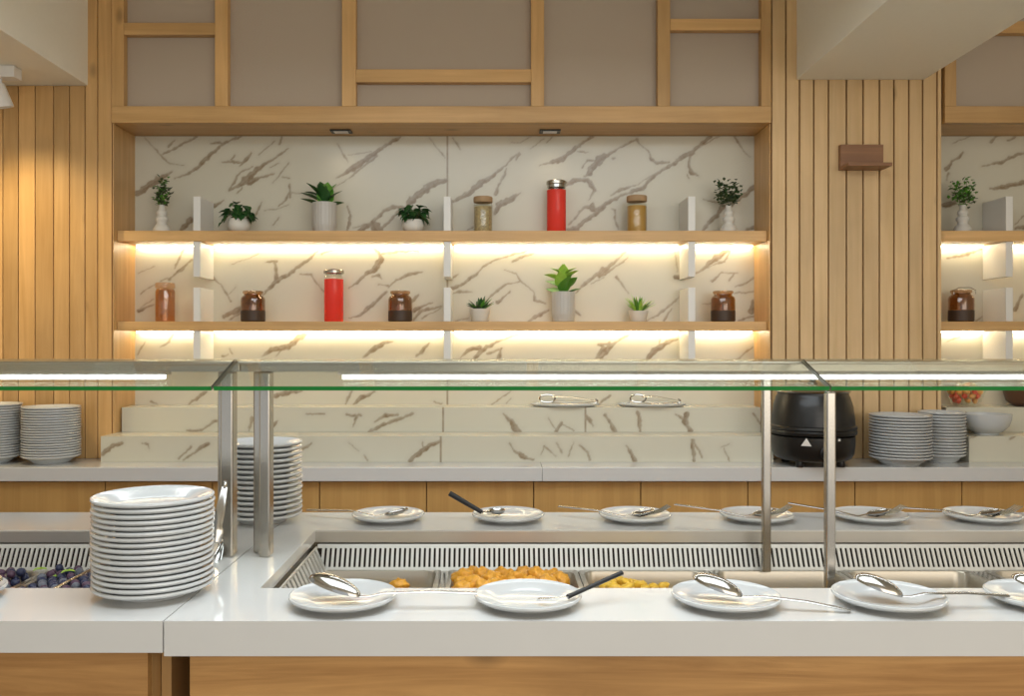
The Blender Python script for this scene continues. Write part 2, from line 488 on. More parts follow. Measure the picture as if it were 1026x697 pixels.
def wav(X, Z, f, seed):
    r = np.random.RandomState(seed); o = 0
    for k in range(10):
        a = r.rand()*2*PI; ff = f*(.6+1.6*r.rand()); o = o+np.sin(ff*(X*math.cos(a)+Z*math.sin(a))+r.rand()*6.28)
    return o/4.5
def vein_val(X, Z, segs):
    Xw = X+.0022*wav(X, Z, 60, 1)+.0016*wav(X, Z, 190, 2); Zw = Z+.0022*wav(X, Z, 60, 3)+.0016*wav(X, Z, 190, 4)
    wm = .85+.35*wav(X, Z, 110, 5)
    out = np.zeros_like(X)
    for (a, b) in segs:
        dx, dz = b[0]-a[0], b[1]-a[1]; L2 = dx*dx+dz*dz+1e-12; L = math.sqrt(L2)
        m = (X > min(a[0], b[0])-.08) & (X < max(a[0], b[0])+.08) & (Z > min(a[1], b[1])-.08) & (Z < max(a[1], b[1])+.08)
        if not m.any(): continue
        x, z = Xw[m], Zw[m]
        t = np.clip(((x-a[0])*dx+(z-a[1])*dz)/L2, 0, 1)
        dist = np.hypot(x-a[0]-t*dx, z-a[1]-t*dz); wd = (a[2]*(1-t)+b[2]*t)*np.clip(wm[m], .6, 1.5)
        side = ((x-a[0])*dz-(z-a[1])*dx)/L
        core = np.clip((wd+.0030-dist)/.0040, 0, 1)
        dens = np.clip(.55+wd/.03, .6, .88)+np.where(side > 0, .12, -.04)
        halo = .10*np.clip(1-(dist-wd)/.02, 0, 1)
        out[m] = np.maximum(out[m], np.maximum(core*dens, halo))
    return np.clip(out, 0, 1)
def marble_slab(name, x0, x1, y0, y1, z0, z1, segs, parent, step=.0042, seams=(), M=None):
    """slab whose front face (y0) is densely gridded so that it carries the vein pattern"""
    nx = max(2, int((x1-x0)/step)); nz = max(2, int((z1-z0)/step))
    xs = np.linspace(x0, x1, nx+1); zs = np.linspace(z0, z1, nz+1)
    X, Z = np.meshgrid(xs, zs); X = X.ravel(); Z = Z.ravel()
    v = vein_val(X, Z, segs)
    for s in seams: v = np.maximum(v, np.where(np.abs(X-s) < .0035, .8, 0))
    me_v = [(float(a), y0, float(b)) for a, b in zip(X, Z)]
    n1 = nx+1
    fs = [(j*n1+i, j*n1+i+1, (j+1)*n1+i+1, (j+1)*n1+i) for j in range(nz) for i in range(nx)]
    mb = MB(); mb.add(me_v, fs, 0, .5)
    # sides, top, bottom, back
    vs = [(x, y, z) for x in (x0, x1) for y in (y0, y1) for z in (z0, z1)]
    mb.add(vs, [(0,1,3,2),(4,6,7,5),(2,3,7,6),(0,2,6,4),(1,5,7,3)], 0, .5)
    vv = np.concatenate([v, np.zeros(8)])
    return mb.build(name, marble_m, parent, vein=vv)
# ------------------------------------------------------------ room shell
W, B = 3.70, 3.92       # wood plane, niche back plane
GH = 0.90               # counter height
ZC = 3.05
struct(MB().box(-3.6, 3.8, -3.2, 4.06, -.1, 0).build('floor', floor_m), 'dark stone floor of the buffet room', 'floor')
struct(MB().box(-3.6, 3.8, -3.2, 4.06, ZC, ZC+.1).build('ceiling', cream), 'cream ceiling above the buffet', 'ceiling')
struct(MB().box(-3.6, 3.8, 3.96, 4.06, 0, ZC).build('wall_back', cream), 'back wall behind the shelving', 'wall')
struct(MB().box(-3.7, -3.6, -3.2, 4.06, 0, ZC).build('wall_left', cream), 'left wall outside the picture', 'wall')
struct(MB().box(3.8, 3.9, -3.2, 4.06, 0, ZC).build('wall_right', cream), 'right wall outside the picture', 'wall')
SZL, SZR = PZ(85.5, W), PZ(80, W)
struct(MB().box(-3.6, PX(88, W), -1.5, W+.03, SZL, ZC, 0).build('trim_1', cream, bevel=.002), 'dropped cream soffit over the left slatted wall', 'soffit')
mb = MB().box(PX(798, W), PX(925.5, W), -1.5, W-.002, SZR, ZC)
struct(mb.build('trim_2', cream, bevel=.002), 'cream ceiling beam running towards the slatted pillar', 'beam')
# slatted claddings (one surface each)
def slat_wall(name, edges_px, z0, z1, label, mat, gap=.0045, tops=None):
    m = MB(); xs = [PX(p, W) for p in edges_px]
    m.box(xs[0], xs[-1], W+.018, 3.955, z0, z1, 1)
    for i in range(len(xs)-1):
        a, b = xs[i]+gap*.2, xs[i+1]-gap
        m.box(a, b, W, W+.02, z0, (tops[i] if tops else z1), 0)
    o = m.build(name, [mat, groove], bevel=.0018); return struct(o, label, 'wall panelling')
le = [-222, -205, -188, -172, -154, -137, -121, -104, -87, -70, -53, -36, -20, 3, 18.5, 35.3, 53.8, 69.8, 85.3]
slat_wall('wall_left_panelling', le+[98, 112.5], GH+.0005, ZC-.001, 'tall vertical oak slats on the wall left of the marble niche', oak_v, .003, tops=[SZL-.001]*(len(le)-1)+[ZC-.001]*3)
re = [773.5, 788, 801.7, 815.9, 830.7, 848.7, 865.4, 881.8, 896.3, 911.2, 925, 939.5, 944.5]
slat_wall('wall_back_panelling', re, GH+.0005, ZC-.001, 'oak slatted pillar between the two marble niches', oak_slat, .005)
# ------------------------------------------------------------ marble niches with shelves
XL, XR = PX(113, W), PX(772, W)
NTOP = PZ(123.5, W)
U1, U0 = PZ(231, 3.73), PZ(241.5, 3.73)
D1, D0 = PZ(322, 3.73), PZ(331, 3.73)
FR = 3.732
def niche(x0, x1, segs, seams, label, parts_x, sides=(True, True)):
    t = thing('display_niche', label, 'shelving', ((x0+x1)/2, B, GH))
    s = .004
    marble_slab('marble_back', x0+s*sides[0], x1-s*sides[1], B, B+.03, GH+.002, NTOP-.002, segs, t, seams=seams)
    for k, (sd, a, b) in enumerate(((sides[0], x0, x0+s), (sides[1], x1-s, x1))):
        if sd: MB().box(a, b, W-.002, B+.03, GH+.002, NTOP-.001).build('side_panel', oak_v, t, bevel=.0015)
    for (z1, z0) in ((U1, U0), (D1, D0)):
        sh = MB().box(x0+s*sides[0]+.001, x1-s*sides[1]-.001, FR, B-.001, z0, z1).build('shelf', oak_h, t, bevel=.0015)
        cuts = [x0-.005]+[q for q in parts_x]+[x1+.005]
        for i in range(len(cuts)-1):
            st = MB(); st.box(cuts[i]+.025, cuts[i+1]-.025, B-.026, B-.014, z0-.007, z0-.001)
            o = sub(st, 'led_strip', led_m, sh); 
    for px in parts_x:
        a, b = px-.015, px+.015
        y0, y1 = FR+.008, B-.001
        for (z0, z1) in ((U1+.001, U1+.147), (U0-.15, U0-.001), (D1+.001, D1+.145), (GH+.003 if False else PZ(405, B)+.0, D0-.001)):
            if z1 < D0+.01: z0 = D0-.16
            MB().box(a, b, y0, y1, z0, z1).build('partition', part_m, t, bevel=.001)
    MB().box(x0, x1, W+.03, B+.02, NTOP, NTOP+.03).build('soffit_board', oak_h, t)
    return t
segs_back = parse(BACK, B); segs_r = parse(BACK_R, B)
niche(XL, XR, segs_back, [PX(448, B)], 'wide oak-edged marble niche with two lit shelves, centre', [PX(196.5, FR), PX(448, FR), PX(693.5, FR)])
niche(PX(945, W), PX(945, W)+1.5, segs_r, [], 'marble niche with two lit shelves at the right edge of the picture', [PX(1012.5, FR), PX(1012.5, FR)+.7], (False, True))
# recessed downlights in niche soffit
for i, px in enumerate((342, 551)):
    t = thing('recessed_downlight', ['small black square downlight in the niche soffit above the tall grey pot', 'small black square downlight in the niche soffit above the red bottle'][i], 'light', (PX(px, 3.85), 3.83, NTOP))
    x = PX(px, 3.83)
    MB().box(x-.045, x+.045, 3.80, 3.86, NTOP-.006, NTOP-.0005).build('bezel', black_pl, t)
    MB().box(x-.03, x+.03, 3.812, 3.848, NTOP-.008, NTOP-.006).build('lens', white_mt, t)
spot('niche_light', (PX(342, 3.83), 3.83, NTOP-.012), (PX(342, 3.83), 3.86, 1.8), 0.5, WARM, 120, 1, .02)
spot('niche_light', (PX(551, 3.83), 3.83, NTOP-.012), (PX(551, 3.83), 3.86, 1.8), 0.5, WARM, 120, 1, .02)
# ------------------------------------------------------------ lattice screens above the niches
def screen(x0, x1, verts, hors, label, zt=ZC-.002):
    t = thing('lattice_screen', label, 'screen', ((x0+x1)/2, W, NTOP))
    fy0, fy1 = W-.012, W+.028
    zr = PZ(107, W)
    MB().box(x0, x1, W+.03, W+.045, NTOP+.031, zt).build('fabric_panel', fabric, t)
    MB().box(x0, x1, fy0, fy1+.0, NTOP, zr, ).build('bottom_rail', oak_h, t, bevel=.002)
    for (a, b) in verts: MB().box(PX(a, W), PX(b, W), fy0+.001, fy1, zr, zt).build('stile', oak_v, t, bevel=.002)
    for (a, b, yt, yb) in hors: MB().box(PX(a, W)+.0005, PX(b, W)-.0005, fy0+.002, fy1, PZ(yb, W), PZ(yt, W)).build('crossbar', oak_h, t, bevel=.002)
screen(XL, XR+.0, [(113, 125), (216, 229), (343, 357), (532, 545), (658.5, 671), (762, 772)],
       [(125, 216, 23.5, 35.5), (357, 532, 70, 83), (671, 762, 19.5, 31)], 'wide oak lattice screen with beige fabric above the central niche')
screen(PX(945.5, W), PX(945, W)+1.5, [(945.5, 957), (1100, 1112), (1200, 1212)], [(957, 1100, 22, 34), (1112, 1200, 60, 72)], 'oak lattice screen partly hidden by the ceiling beam at right')
# ------------------------------------------------------------ back counter
BCF = 3.434
BX0, BX1 = -3.3, 3.3
o = MB().box(BX0, PX(543.5, BCF)-.001, BCF, W-.001, GH-.055, GH).box(PX(543.5, BCF)+.0, BX1, BCF, W-.001, GH-.055, GH)
# worktop continues into niches under the marble
o.box(BX0, BX1, W-.001, 3.955, GH-.055, GH-.002)
tag(o.build('back_worktop', quartz, bevel=.002), 'long white worktop along the back wall', 'worktop')
ORD2 = ['leftmost', 'second', 'third', 'fourth', 'fifth', 'sixth', 'seventh', 'eighth', 'ninth', 'tenth', 'eleventh', 'twelfth', 'thirteenth', 'fourteenth', 'fifteenth', 'sixteenth', 'seventeenth']
cabx = [105.5+107.3*k for k in range(-5, 13)]
first = None
for k in range(len(cabx)-1):
    x0, x1 = PX(cabx[k], 3.47), PX(cabx[k+1], 3.47)
    if x1 > 3.3 or x0 < -3.3: continue
    if first is None:
        cx0 = (x0+x1)/2; w2 = (x1-x0)/2
        t = thing('base_cabinet', 'oak-fronted base cabinet in the row under the back worktop', 'cabinet', (cx0, 3.7, 0), 'base cabinets under the back worktop')
        MB().box(cx0-w2+.001, cx0+w2-.001, 3.495, 3.94, .08, GH-.056).build('body', oak_cab, t)
        MB().box(cx0-w2+.02, cx0+w2-.02, 3.54, 3.9, 0, .08).build('plinth', dark, t)
        MB().box(cx0-w2+.002, cx0+w2-.002, 3.47, 3.4945, .085, GH-.062).build('door', oak_cab, t, bevel=.001)
        first = t; NSKIP = k
        t['label'] = 'oak-fronted base cabinet under the back worktop, leftmost in the row'
    else: dup(first, ((x0+x1)/2, 3.7, 0), label='oak-fronted base cabinet under the back worktop, '+ORD2[k-NSKIP]+' in the row from the left')
# marble risers
segsU, segsL = parse(UPPER, 3.76), parse(LOWER, 3.58)
def riser(x0, x1, y0, y1, z0, z1, segs, seams, label):
    o = marble_slab('marble_riser', x0, x1, y0, y1, z0, z1, segs, None, seams=seams); tag(o, label, 'display riser'); return o
ZL, ZU = 1.006, 1.111
riser(PX(101, 3.58), PX(775, 3.58), 3.58, 3.7595, GH+.0005, ZL, segsL, [PX(441.4, 3.58)], 'low front marble step on the back worktop, centre')
riser(PX(122, 3.76), PX(762, 3.76), 3.76, B-.001, GH+.0005, ZU, segsU, [PX(443.7, 3.76), PX(586.5, 3.76)], 'taller rear marble step inside the central niche')
riser(PX(971, 3.58), 2.9, 3.58, 3.7595, GH+.0005, ZL, parse(LOWER_R, 3.58), [], 'low front marble step under the white salad bowl at right')
riser(PX(948, 3.76), 2.9, 3.76, B-.001, GH+.0005, ZU, [], [], 'taller rear marble step carrying the fruit bowl at right')
# ------------------------------------------------------------ serving islands
IF, IB = 1.525, 2.514     # front / back of island
WF, WB = 1.732, 2.271     # food well front / back
JX = -.574
def island_top(x0, x1, wx0, wx1, yf, label, th):
    m = MB(); z0, z1 = GH-.028, GH
    m.box(x0, x1, yf, WF, z0, z1).box(x0, x1, WB, IB, z0, z1)
    if wx0 > x0: m.box(x0, wx0, WF, WB, z0, z1)
    if wx1 < x1: m.box(wx1, x1, WF, WB, z0, z1)
    m.box(x0, x1, yf, yf+.02, GH-th, z0); m.box(x0, x1, IB-.02, IB, GH-.052, z0)
    o = m.build('island_worktop', quartz)
    return tag(o, label, 'worktop')
WX0 = -.461; LWX1 = -.785
island_top(JX+.001, 3.2, WX0, 3.1, IF, 'glossy white worktop of the main serving island', .061)
island_top(-3.2, JX-.0015, -3.1, LWX1, IF, 'white worktop of the left serving island beside the tall plate pile', .055)
def island_base(x0, x1, yf, label, sidepanel):
    t = thing('island_cabinet', label, 'cabinet', ((x0+x1)/2, 2.0, 0))
    MB().box(x0, x1, yf, yf+.02, .1, GH-.0625).build('front_panel', oak_base, t, bevel=.001)
    MB().box(x0, x1, IB-.05, IB-.03, .1, GH-.0535).build('rear_panel', oak_base, t, bevel=.001)
    for xx in sidepanel: MB().box(xx, xx+.022, yf+.021, IB-.051, .1, GH-.0535).build('side_panel', oak_v, t)
    MB().box(x0+.05, x1-.05, yf+.06, IB-.1, 0, .099).build('plinth', dark, t)
island_base(PX(190, 1.55), 3.15, 1.55, 'oak front cabinet under the main serving island', (PX(190, 1.55), 3.1))
lr = PX(148, 1.56)
island_base(-3.15, lr, 1.56, 'oak front cabinet under the left serving island', (-3.15, lr-.022))
struct(MB().box(lr+.002, lr+.02, 1.62, 2.4, 0, GH-.055).build('trim_3', oak_v), 'oak filler board between the two islands', 'trim')
# wells
def well(x0, x1, label):
    t = thing('food_well', label, 'food well', ((x0+x1)/2, 2.0, .7))
    e = .0015
    m = MB(); zb = .70
    m.box(x0-.012, x0-e, WF-.012, WB+.012, zb, GH-.030); m.box(x1+e, x1+.012, WF-.012, WB+.012, zb, GH-.030)
    m.box(x0-e, x1+e, WF-.012, WF-e, zb, GH-.030); m.box(x0-e, x1+e, WB+e, WB+.012, zb, GH-.030)
    m.box(x0-.012, x1+.012, WF-.012, WB+.012, zb-.01, zb)
    m.build('basin', steel, t)
    # lip
    m = MB(); zt, zl = GH-.002, GH-.030
    m.box(x0, x1, WB-.006, WB-.0005, zl, zt); m.box(x0, x1, WF+.0005, WF+.005, zl, zt)
    m.build('rim', satin, t)
    # inclined slotted grille
    ya, za = WB-.012, GH-.033; yb, zb2 = WB-.044, GH-.094
    d = Vector((0, yb-ya, zb2-za)); Lg = d.length; d.normalize(); nrm = Vector((0, -d.z, d.y)) ; nrm = Vector((0, d.z, -d.y))
    def quadbox(m, xa, xb, s0, s1, th=.0025, off=0):
        o = Vector((0, ya, za)); vs = []
        for x in (xa, xb):
            for s in (s0, s1):
                for q in (0, th): p = o+d*s-nrm*(q-off)*1.0; vs.append((x, p.y, p.z))
        m.add(vs, [(0,1,3,2),(4,6,7,5),(0,4,5,1),(2,3,7,6),(0,2,6,4),(1,5,7,3)])
    m = MB(); quadbox(m, x0+.008, x1-.008, 0, .010); quadbox(m, x0+.008, x1-.008, Lg-.010, Lg)
    p = .0127; x = x0+.02
    while x < x1-.02 and x < 2.2:
        if x > -2.2: quadbox(m, x, x+p*.56, .010, Lg-.010)
        x += p
    g = m.build('grille', steel_g, t)
    m = MB(); quadbox(m, x0+.008, x1-.008, 0, Lg, .002, -.012)
    sub(m, 'grille_slot_shade', dark, g)  # near-black sheet stands in for the shade behind the slots
    return t
wr = well(WX0, 3.1, 'stainless food well with slotted grille in the main serving island')
wl = well(-3.1, LWX1, 'stainless food well with slotted grille in the left island')
# slanted end grille of the main well
m = MB(); 
for k in range(40):
    y = WF+.02+k*.03
    if y > WB-.06: break
    vs = []
    for (xx, zz) in ((WX0+.012, GH-.034), (WX0+.04, GH-.094)):
        for yy in (y, y+.018): vs += [(xx, yy, zz), (xx-.003, yy, zz-.002)]
    m.add(vs, [(0,2,6,4),(1,5,7,3),(0,4,5,1),(2,3,7,6),(0,1,3,2),(4,6,7,5)])
m.box(WX0+.010, WX0+.014, WF+.008, WB-.05, GH-.036, GH-.031); m.box(WX0+.036, WX0+.042, WF+.008, WB-.05, GH-.098, GH-.093)
m.build('end_grille', steel_g, wr)
# food pans
def rrect(cx, cy, hx, hy, r, n=6):
    pts = []
    for (sx, sy, a0) in ((1, 1, 0), (-1, 1, PI/2), (-1, -1, PI), (1, -1, 1.5*PI)):
        for k in range(n+1):
            a = a0+PI/2*k/n; pts.append((cx+sx*(hx-r)+r*math.cos(a), cy+sy*(hy-r)+r*math.sin(a)))
    return pts
PZR = .807
def pan_mesh(cx, cy, t):
    loops = [(.1625, .215, .012, PZR), (.1625, .215, .012, PZR+.003), (.151, .2035, .03, PZR+.003), (.1495, .202, .03, PZR), (.146, .1985, .03, PZR-.058), (.138, .19, .025, PZR-.064)]
    vs = []; fs = []; n = None
    for (hx, hy, r, z) in loops:
        q = rrect(cx, cy, hx, hy, r); n = len(q); vs += [(a, b, z) for a, b in q]
    for i in range(len(loops)-1):
        for k in range(n): k2 = (k+1) % n; fs.append((i*n+k, i*n+k2, (i+1)*n+k2, (i+1)*n+k))
    fs.append(tuple((len(loops)-1)*n+k for k in range(n)))
    # outer skin
    b = len(vs); lo2 = [(.1525, .205, .03, PZR-.001), (.148, .2005, .03, PZR-.066)]
    for (hx, hy, r, z) in lo2: vs += [(a, c, z) for a, c in rrect(cx, cy, hx, hy, r)]
    for k in range(n): k2 = (k+1) % n; fs.append((b+k, b+n+k, b+n+k2, b+k2))
    fs.append(tuple(b+n+k for k in range(n-1, -1, -1)))
    fs += [(k, b+k, b+(k+1) % n, (k+1) % n) for k in range(n)]
    m = MB(); m.add(vs, fs)
    o = m.build('food_pan', pan_m, None, smooth=True, ang=35)
    for v in o.data.vertices: v.co -= Vector((cx, cy, PZR-.066))
    o.location = (cx, cy, PZR-.066); return o
PY = 2.008
pans = [(-.295, 'steel food pan at the left end, with a single orange piece'), (.048, 'steel food pan filled with golden fried pieces'), (.375, 'steel food pan with a small heap of yellow food'),
        (.705, 'shallow empty steel pan behind the thin rear post'), (1.035, 'shallow empty steel pan right of the thin front post'), (1.40, 'steel food pan at the right edge of the picture')]
p0 = None
for cx, lb in pans:
    if p0 is None: p0 = pan_mesh(cx, PY, None); o = p0
    else: o = p0.copy(); COL.objects.link(o); o.location.x = cx
    tag(o, lb, 'food pan', 'steel pans in the main well')
for i, (cx, lb) in enumerate(((-.955, 'steel pan of dark berries nearest the tall plate pile'), (-1.285, 'steel pan of dark berries at the left edge of the picture'))):
    o = p0.copy(); COL.objects.link(o); o.location.x = cx; tag(o, lb, 'food pan', 'steel pans in the left well')
# pan supports (rails the pans hang on)
for (a, b, lb) in ((WX0+.001, 2.2, 'steel support rails under the pans of the main well'), (-1.6, LWX1-.001, 'steel support rails under the pans of the left well')):
    m = MB(); m.box(a, b, WF+.001, 1.802, PZR-.006, PZR-.0005); m.box(a, b, 2.214, WB-.001, PZR-.006, PZR-.0005)
    
    for (q, hw) in [((p_[0]+r_[0])/2, (r_[0]-p_[0]-.325)/2-.0005) for p_, r_ in zip(pans[:-1], pans[1:])]+[(WX0+.0015, .0005), (-1.12, .002), (1.5835, .02)]:
        if a < q < b and hw > .0008: m.box(q-hw, q+hw, 1.803, 2.2135, PZR-.008, PZR+.001)
    tag(m.build('pan_rail', steel), lb, 'rail')
# ------------------------------------------------------------ sneeze guards
GD1, GZ1 = 1.79, PZ(389, 1.79); GD2, GZ2 = 1.953, PZ(361, 1.953)
def glass(m, x0, x1, th=.009):
    d = Vector((0, GD2-GD1, GZ2-GZ1)).normalized(); n = Vector((0, -d.z, d.y))
    vs = []
    for x in (x0, x1):
        for p in ((GD1, GZ1), (GD2, GZ2)):
            for q in (-.5, .5): vs.append((x, p[0]+n.y*q*th, p[1]+n.z*q*th))
    m.add(vs, [(0,4,5,1)], 1); m.add(vs, [(0,1,3,2),(4,6,7,5)], 2); m.add(vs, [(0,2,6,4),(1,5,7,3),(2,3,7,6)], 0)
def guard(x0, x1, cuts, posts, label, led):
    t = thing('sneeze_guard', label, 'sneeze guard', ((x0+x1)/2, 2.1, GH))
    c0, c1 = 1.985, 2.25; zt, zb = 1.3425, 1.318
    m = MB(); m.box(x0, x1, c0, c1, zb, zt); m.box(x0, x1, GD2+.002, c0, zt-.006, zt)
    m.build('canopy', steel, t, bevel=.002)
    for a, b in zip(cuts[:-1], cuts[1:]):
        m = MB(); glass(m, a+.0015, b-.0015); m.build('glass_panel', [pane, glass_edge, seal], t)
    for (x, y, wd, dp, z0, z1) in posts:
        MB().box(x-wd/2, x+wd/2, y-dp/2, y+dp/2, z0, z1).build('post', steel, t, bevel=.003)
    for (a, b) in led:
        hs = MB().box(a, b, 2.03, 2.07, zb-.008, zb-.0005).build('lamp_housing', white_mt, t)
        tb = MB(); tb.box(a+.01, b-.01, 2.034, 2.066, zb-.0185, zb-.0085); sub(tb, 'led_tube', tube_m, hs)
XJ = .6855
guard(JX+.001, 3.1, [JX+.001, XJ, 3.1], [(PX(257.5, 2.02), 2.035, .017, .03, GH+.0005, 1.3175), (PX(267, 2.0), 2.0, .024, .04, GH+.0005, 1.3175),
      (.683, 2.205, .0205, .02, PZR+.0035, 1.3175), (.680, 1.779, .019, .019, PZR, GZ1-.006)], 'glass sneeze guard with steel canopy over the main island', [(PX(340, 2.05), 1.45), (1.5, 2.9)])
guard(-3.1, JX-.001, [-3.1, JX-.001], [(PX(220.5, 2.02), 2.035, .012, .03, GH+.0005, 1.3175), (PX(229.3, 2.0), 2.0, .028, .04, GH+.0005, 1.3175)],
      'glass sneeze guard with steel canopy over the left island', [(-2.9, PX(168, 2.05))])
# ------------------------------------------------------------ plates
def plate_prof(r, h, foot=.6, th=.004):
    f = r*foot
    return [(0, .003), (f-.006, .003), (f-.004, 0), (f, 0), (f+.002, .004), (r*.82, h*.58), (r*.93, h-.0105), (r-.001, h-.0068), (r+.0012, h-.004), (r+.0005, h-.001), (r-.002, h), (r*.93, h-.0035),
            (r*.82, h*.58+.0045), (f+.003, .0085), (f-.006, .0065), (0, .0065)]
def plate_mesh(r, h, foot, n=56):
    m = MB(); m.lathe(plate_prof(r, h, foot), n=n); return m
def put_plate(x, y, z, r, h, foot, label, group=None, name='dinner_plate', cat='plate'):
    o = plate_mesh(r, h, foot).build(name, porcelain, None, smooth=True, ang=50); o.location = (x, y, z); return tag(o, label, cat, group)
def stack(x, y, z, r, h, foot, n, pitch, label, group, top_label=None, name='dinner_plate'):
    first = None
    for k in range(n):
        jx, jy = random.uniform(-.0012, .0012), random.uniform(-.0012, .0012)
        if first is None: first = put_plate(x, y, z, r, h, foot, label, group, name); o = first
        else:
            o = first.copy(); COL.objects.link(o); o.location = (x+jx, y+jy, z+k*pitch); o['label'] = label
        q = n-1-k
        o['label'] = top_label if q == 0 else ('lowest ' if k == 0 else ORD[q]+' from the top, ')+label.replace('within', 'of').replace(' in the', ' of the')
ORD = ['', 'second', 'third', 'fourth', 'fifth', 'sixth', 'seventh', 'eighth', 'ninth', 'tenth', 'eleventh', 'twelfth', 'thirteenth', 'fourteenth', 'fifteenth', 'sixteenth', 'seventeenth', 'eighteenth', 'nineteenth', 'twentieth', 'next-to-last', 'last']
stack(PX(154, 1.70), 1.70, GH+.0005, .1115, .024, .62, 17, .0104, 'white plate in the tall front-left pile', 'plates in the tall front pile', 'topmost white plate of the tall pile at front left')
stack(-.630, 2.395, GH+.0005, .104, .026, .6, 15, .0137, 'white plate in the pile behind the steel posts', 'plates in the pile behind the posts', 'topmost white plate of the pile behind the steel posts')
stack(PX(51.5, 3.575), 3.575, GH+.0005, .1105, .034, .6, 20, .0103, 'white soup plate in the second back pile from left', 'plates in the second back pile', 'topmost soup plate of the second pile from the left, back worktop', 'soup_plate')
stack(PX(-9, 3.575), 3.575, GH+.0005, .116, .034, .6, 21, .0103, 'white soup plate in the leftmost back pile', 'plates in the leftmost back pile', 'topmost soup plate of the leftmost back pile', 'soup_plate')
stack(PX(902, 3.52), 3.52, GH+.0005, .117, .036, .6, 15, .0118, 'white soup plate in the pile right of the kettle', 'plates in the pile right of the kettle', 'topmost soup plate of the pile just right of the kettle', 'soup_plate')
stack(1.838, 3.607, GH+.0005, .090, .036, .6, 15, .0121, 'white soup plate in the narrower pile beside the marble step', 'plates in the narrower right pile', 'topmost soup plate of the narrower pile beside the marble step', 'soup_plate')
# serving plates along the front edge
FPY = 1.628
front_px = [344, 529, 727, 890, 1046]
fl = ['white plate with a spoon at the left end of the front edge', 'white plate with black-handled server, front edge', 'white plate with a spoon pointing down right, front edge', 'white plate with a long straight spoon, front right', 'white plate cut by the right frame, front edge']
for px, lb in zip(front_px, fl):
    put_plate(PX(px, FPY), FPY, GH+.0005, .0985, .020, .58, lb, 'serving plates along the front edge', 'side_plate')
RPY = 2.405
rear_px = [389, 509, 636, 758, 872, 984]
rl = ['white plate with a spoon, first from the left on the far island edge', 'white plate holding the black-handled ladle, far island edge', 'white plate third from the left on the far island edge', 'white plate behind the thin rear post, far island edge',
      'white plate just right of the thin front post, far island edge', 'white plate at the right end of the far island edge']
for px, lb in zip(rear_px, rl):
    put_plate(PX(px, RPY), RPY, GH+.0005, .0975, .020, .58, lb, 'serving plates along the far edge', 'side_plate')
# ------------------------------------------------------------ cutlery
def spoon(name, bowl_c, bowl_dir, handle_pts, L=.085, Wd=.055, depth=.018, flip=False, label='', group=None, slots=False, mat=None):
    """bowl: shell ellipsoid; handle: flattened tube through handle_pts; all world coords"""
    mat = mat or chrome
    c = Vector(bowl_c); d = Vector(bowl_dir).normalized(); up = Vector((0,0,1)); s = d.cross(up).normalized(); u = s.cross(d).normalized()
    if flip: u = -u; s = -s
    t = thing(name, label, 'spoon', (c.x, c.y, GH+.0), group)
    m = MB(); nu, nv = 20, 7; vs = []; fs = []
    for off in (0, .0018):
        for j in range(nv+1):
            ph = PI/2*j/nv
            for i in range(nu):
                a = 2*PI*i/nu; e = 1+.15*math.cos(a)
                x = math.cos(a)*math.cos(ph)*(L/2-off); y = math.sin(a)*math.cos(ph)*(Wd/2-off)*e; z = -math.sin(ph)*(depth-off)
                vs.append(c+d*x+s*y+u*z)
    n1 = (nv+1)*nu
    for q, b in enumerate((0, n1)):
        for j in range(nv):
            for i in range(nu):
                i2 = (i+1) % nu; f = (b+j*nu+i, b+j*nu+i2, b+(j+1)*nu+i2, b+(j+1)*nu+i); fs.append(f if q else f[::-1])
    for i in range(nu): i2 = (i+1) % nu; fs.append((i, i2, n1+i2, n1+i))
    m.add(vs, fs); m.build('bowl', mat, t, smooth=True, ang=60)
    pts = [c-d*(L/2-.004)]+[Vector(p) for p in handle_pts]
    n = len(pts); rad = [.0035+.0035*(i/(n-1))**1.2 for i in range(n)]
    m = MB().tube(pts, rad, 10, flat=.35); m.build('handle', mat, t, smooth=True, ang=60)
    return t
sp_data = [(344, 'large steel serving spoon on the leftmost front plate', (478, 594, 1.60), .0), (727, 'steel serving spoon on the middle front plate, handle sloping to the worktop', (852, 611, 1.572), 0),
           (888, 'steel serving spoon with long level handle on the fourth front plate', (1010, 596.5, 1.60), 0), (1046, 'steel serving spoon at the right frame edge', (1170, 600, 1.60), 0)]
for (px, lb, (hx, hy, hd), _) in sp_data:
    ox = px-344
    tip = P(311+ox, 577, 1.645); heel = P(361+ox, 598, 1.60)
    c = (tip+heel)/2; d = tip-heel
    hnd = P(hx, hy, hd); start = heel
    mid1 = start.lerp(hnd, .2)+Vector((0,0,.006)); mid2 = start.lerp(hnd, .6)+Vector((0,0,.006))
    spoon('serving_spoon', c, d, [start+Vector((.012,0,.001)), mid1, mid2, hnd], L=d.length, Wd=.05, depth=.018, flip=True, label=lb, group='serving spoons on the front plates')
# black-handled server on the second front plate
t = thing('serving_slice', 'black-handled server resting on the second front plate, reaching over the well', 'server', P(570, 597, 1.60))
a, b = P(569, 597.5, 1.59), P(623, 573.5, 1.66)
MB().tube([a, a.lerp(b, .5), b], [.0052, .0048, .0055], 12, flat=.8).build('handle', black_pl, t, smooth=True)
MB().tube([a+Vector((.002,0,0)), P(556, 599, 1.585), P(540, 600, 1.60)], [.0032, .003, .009], 10, flat=.25).build('blade', chrome, t, smooth=True)
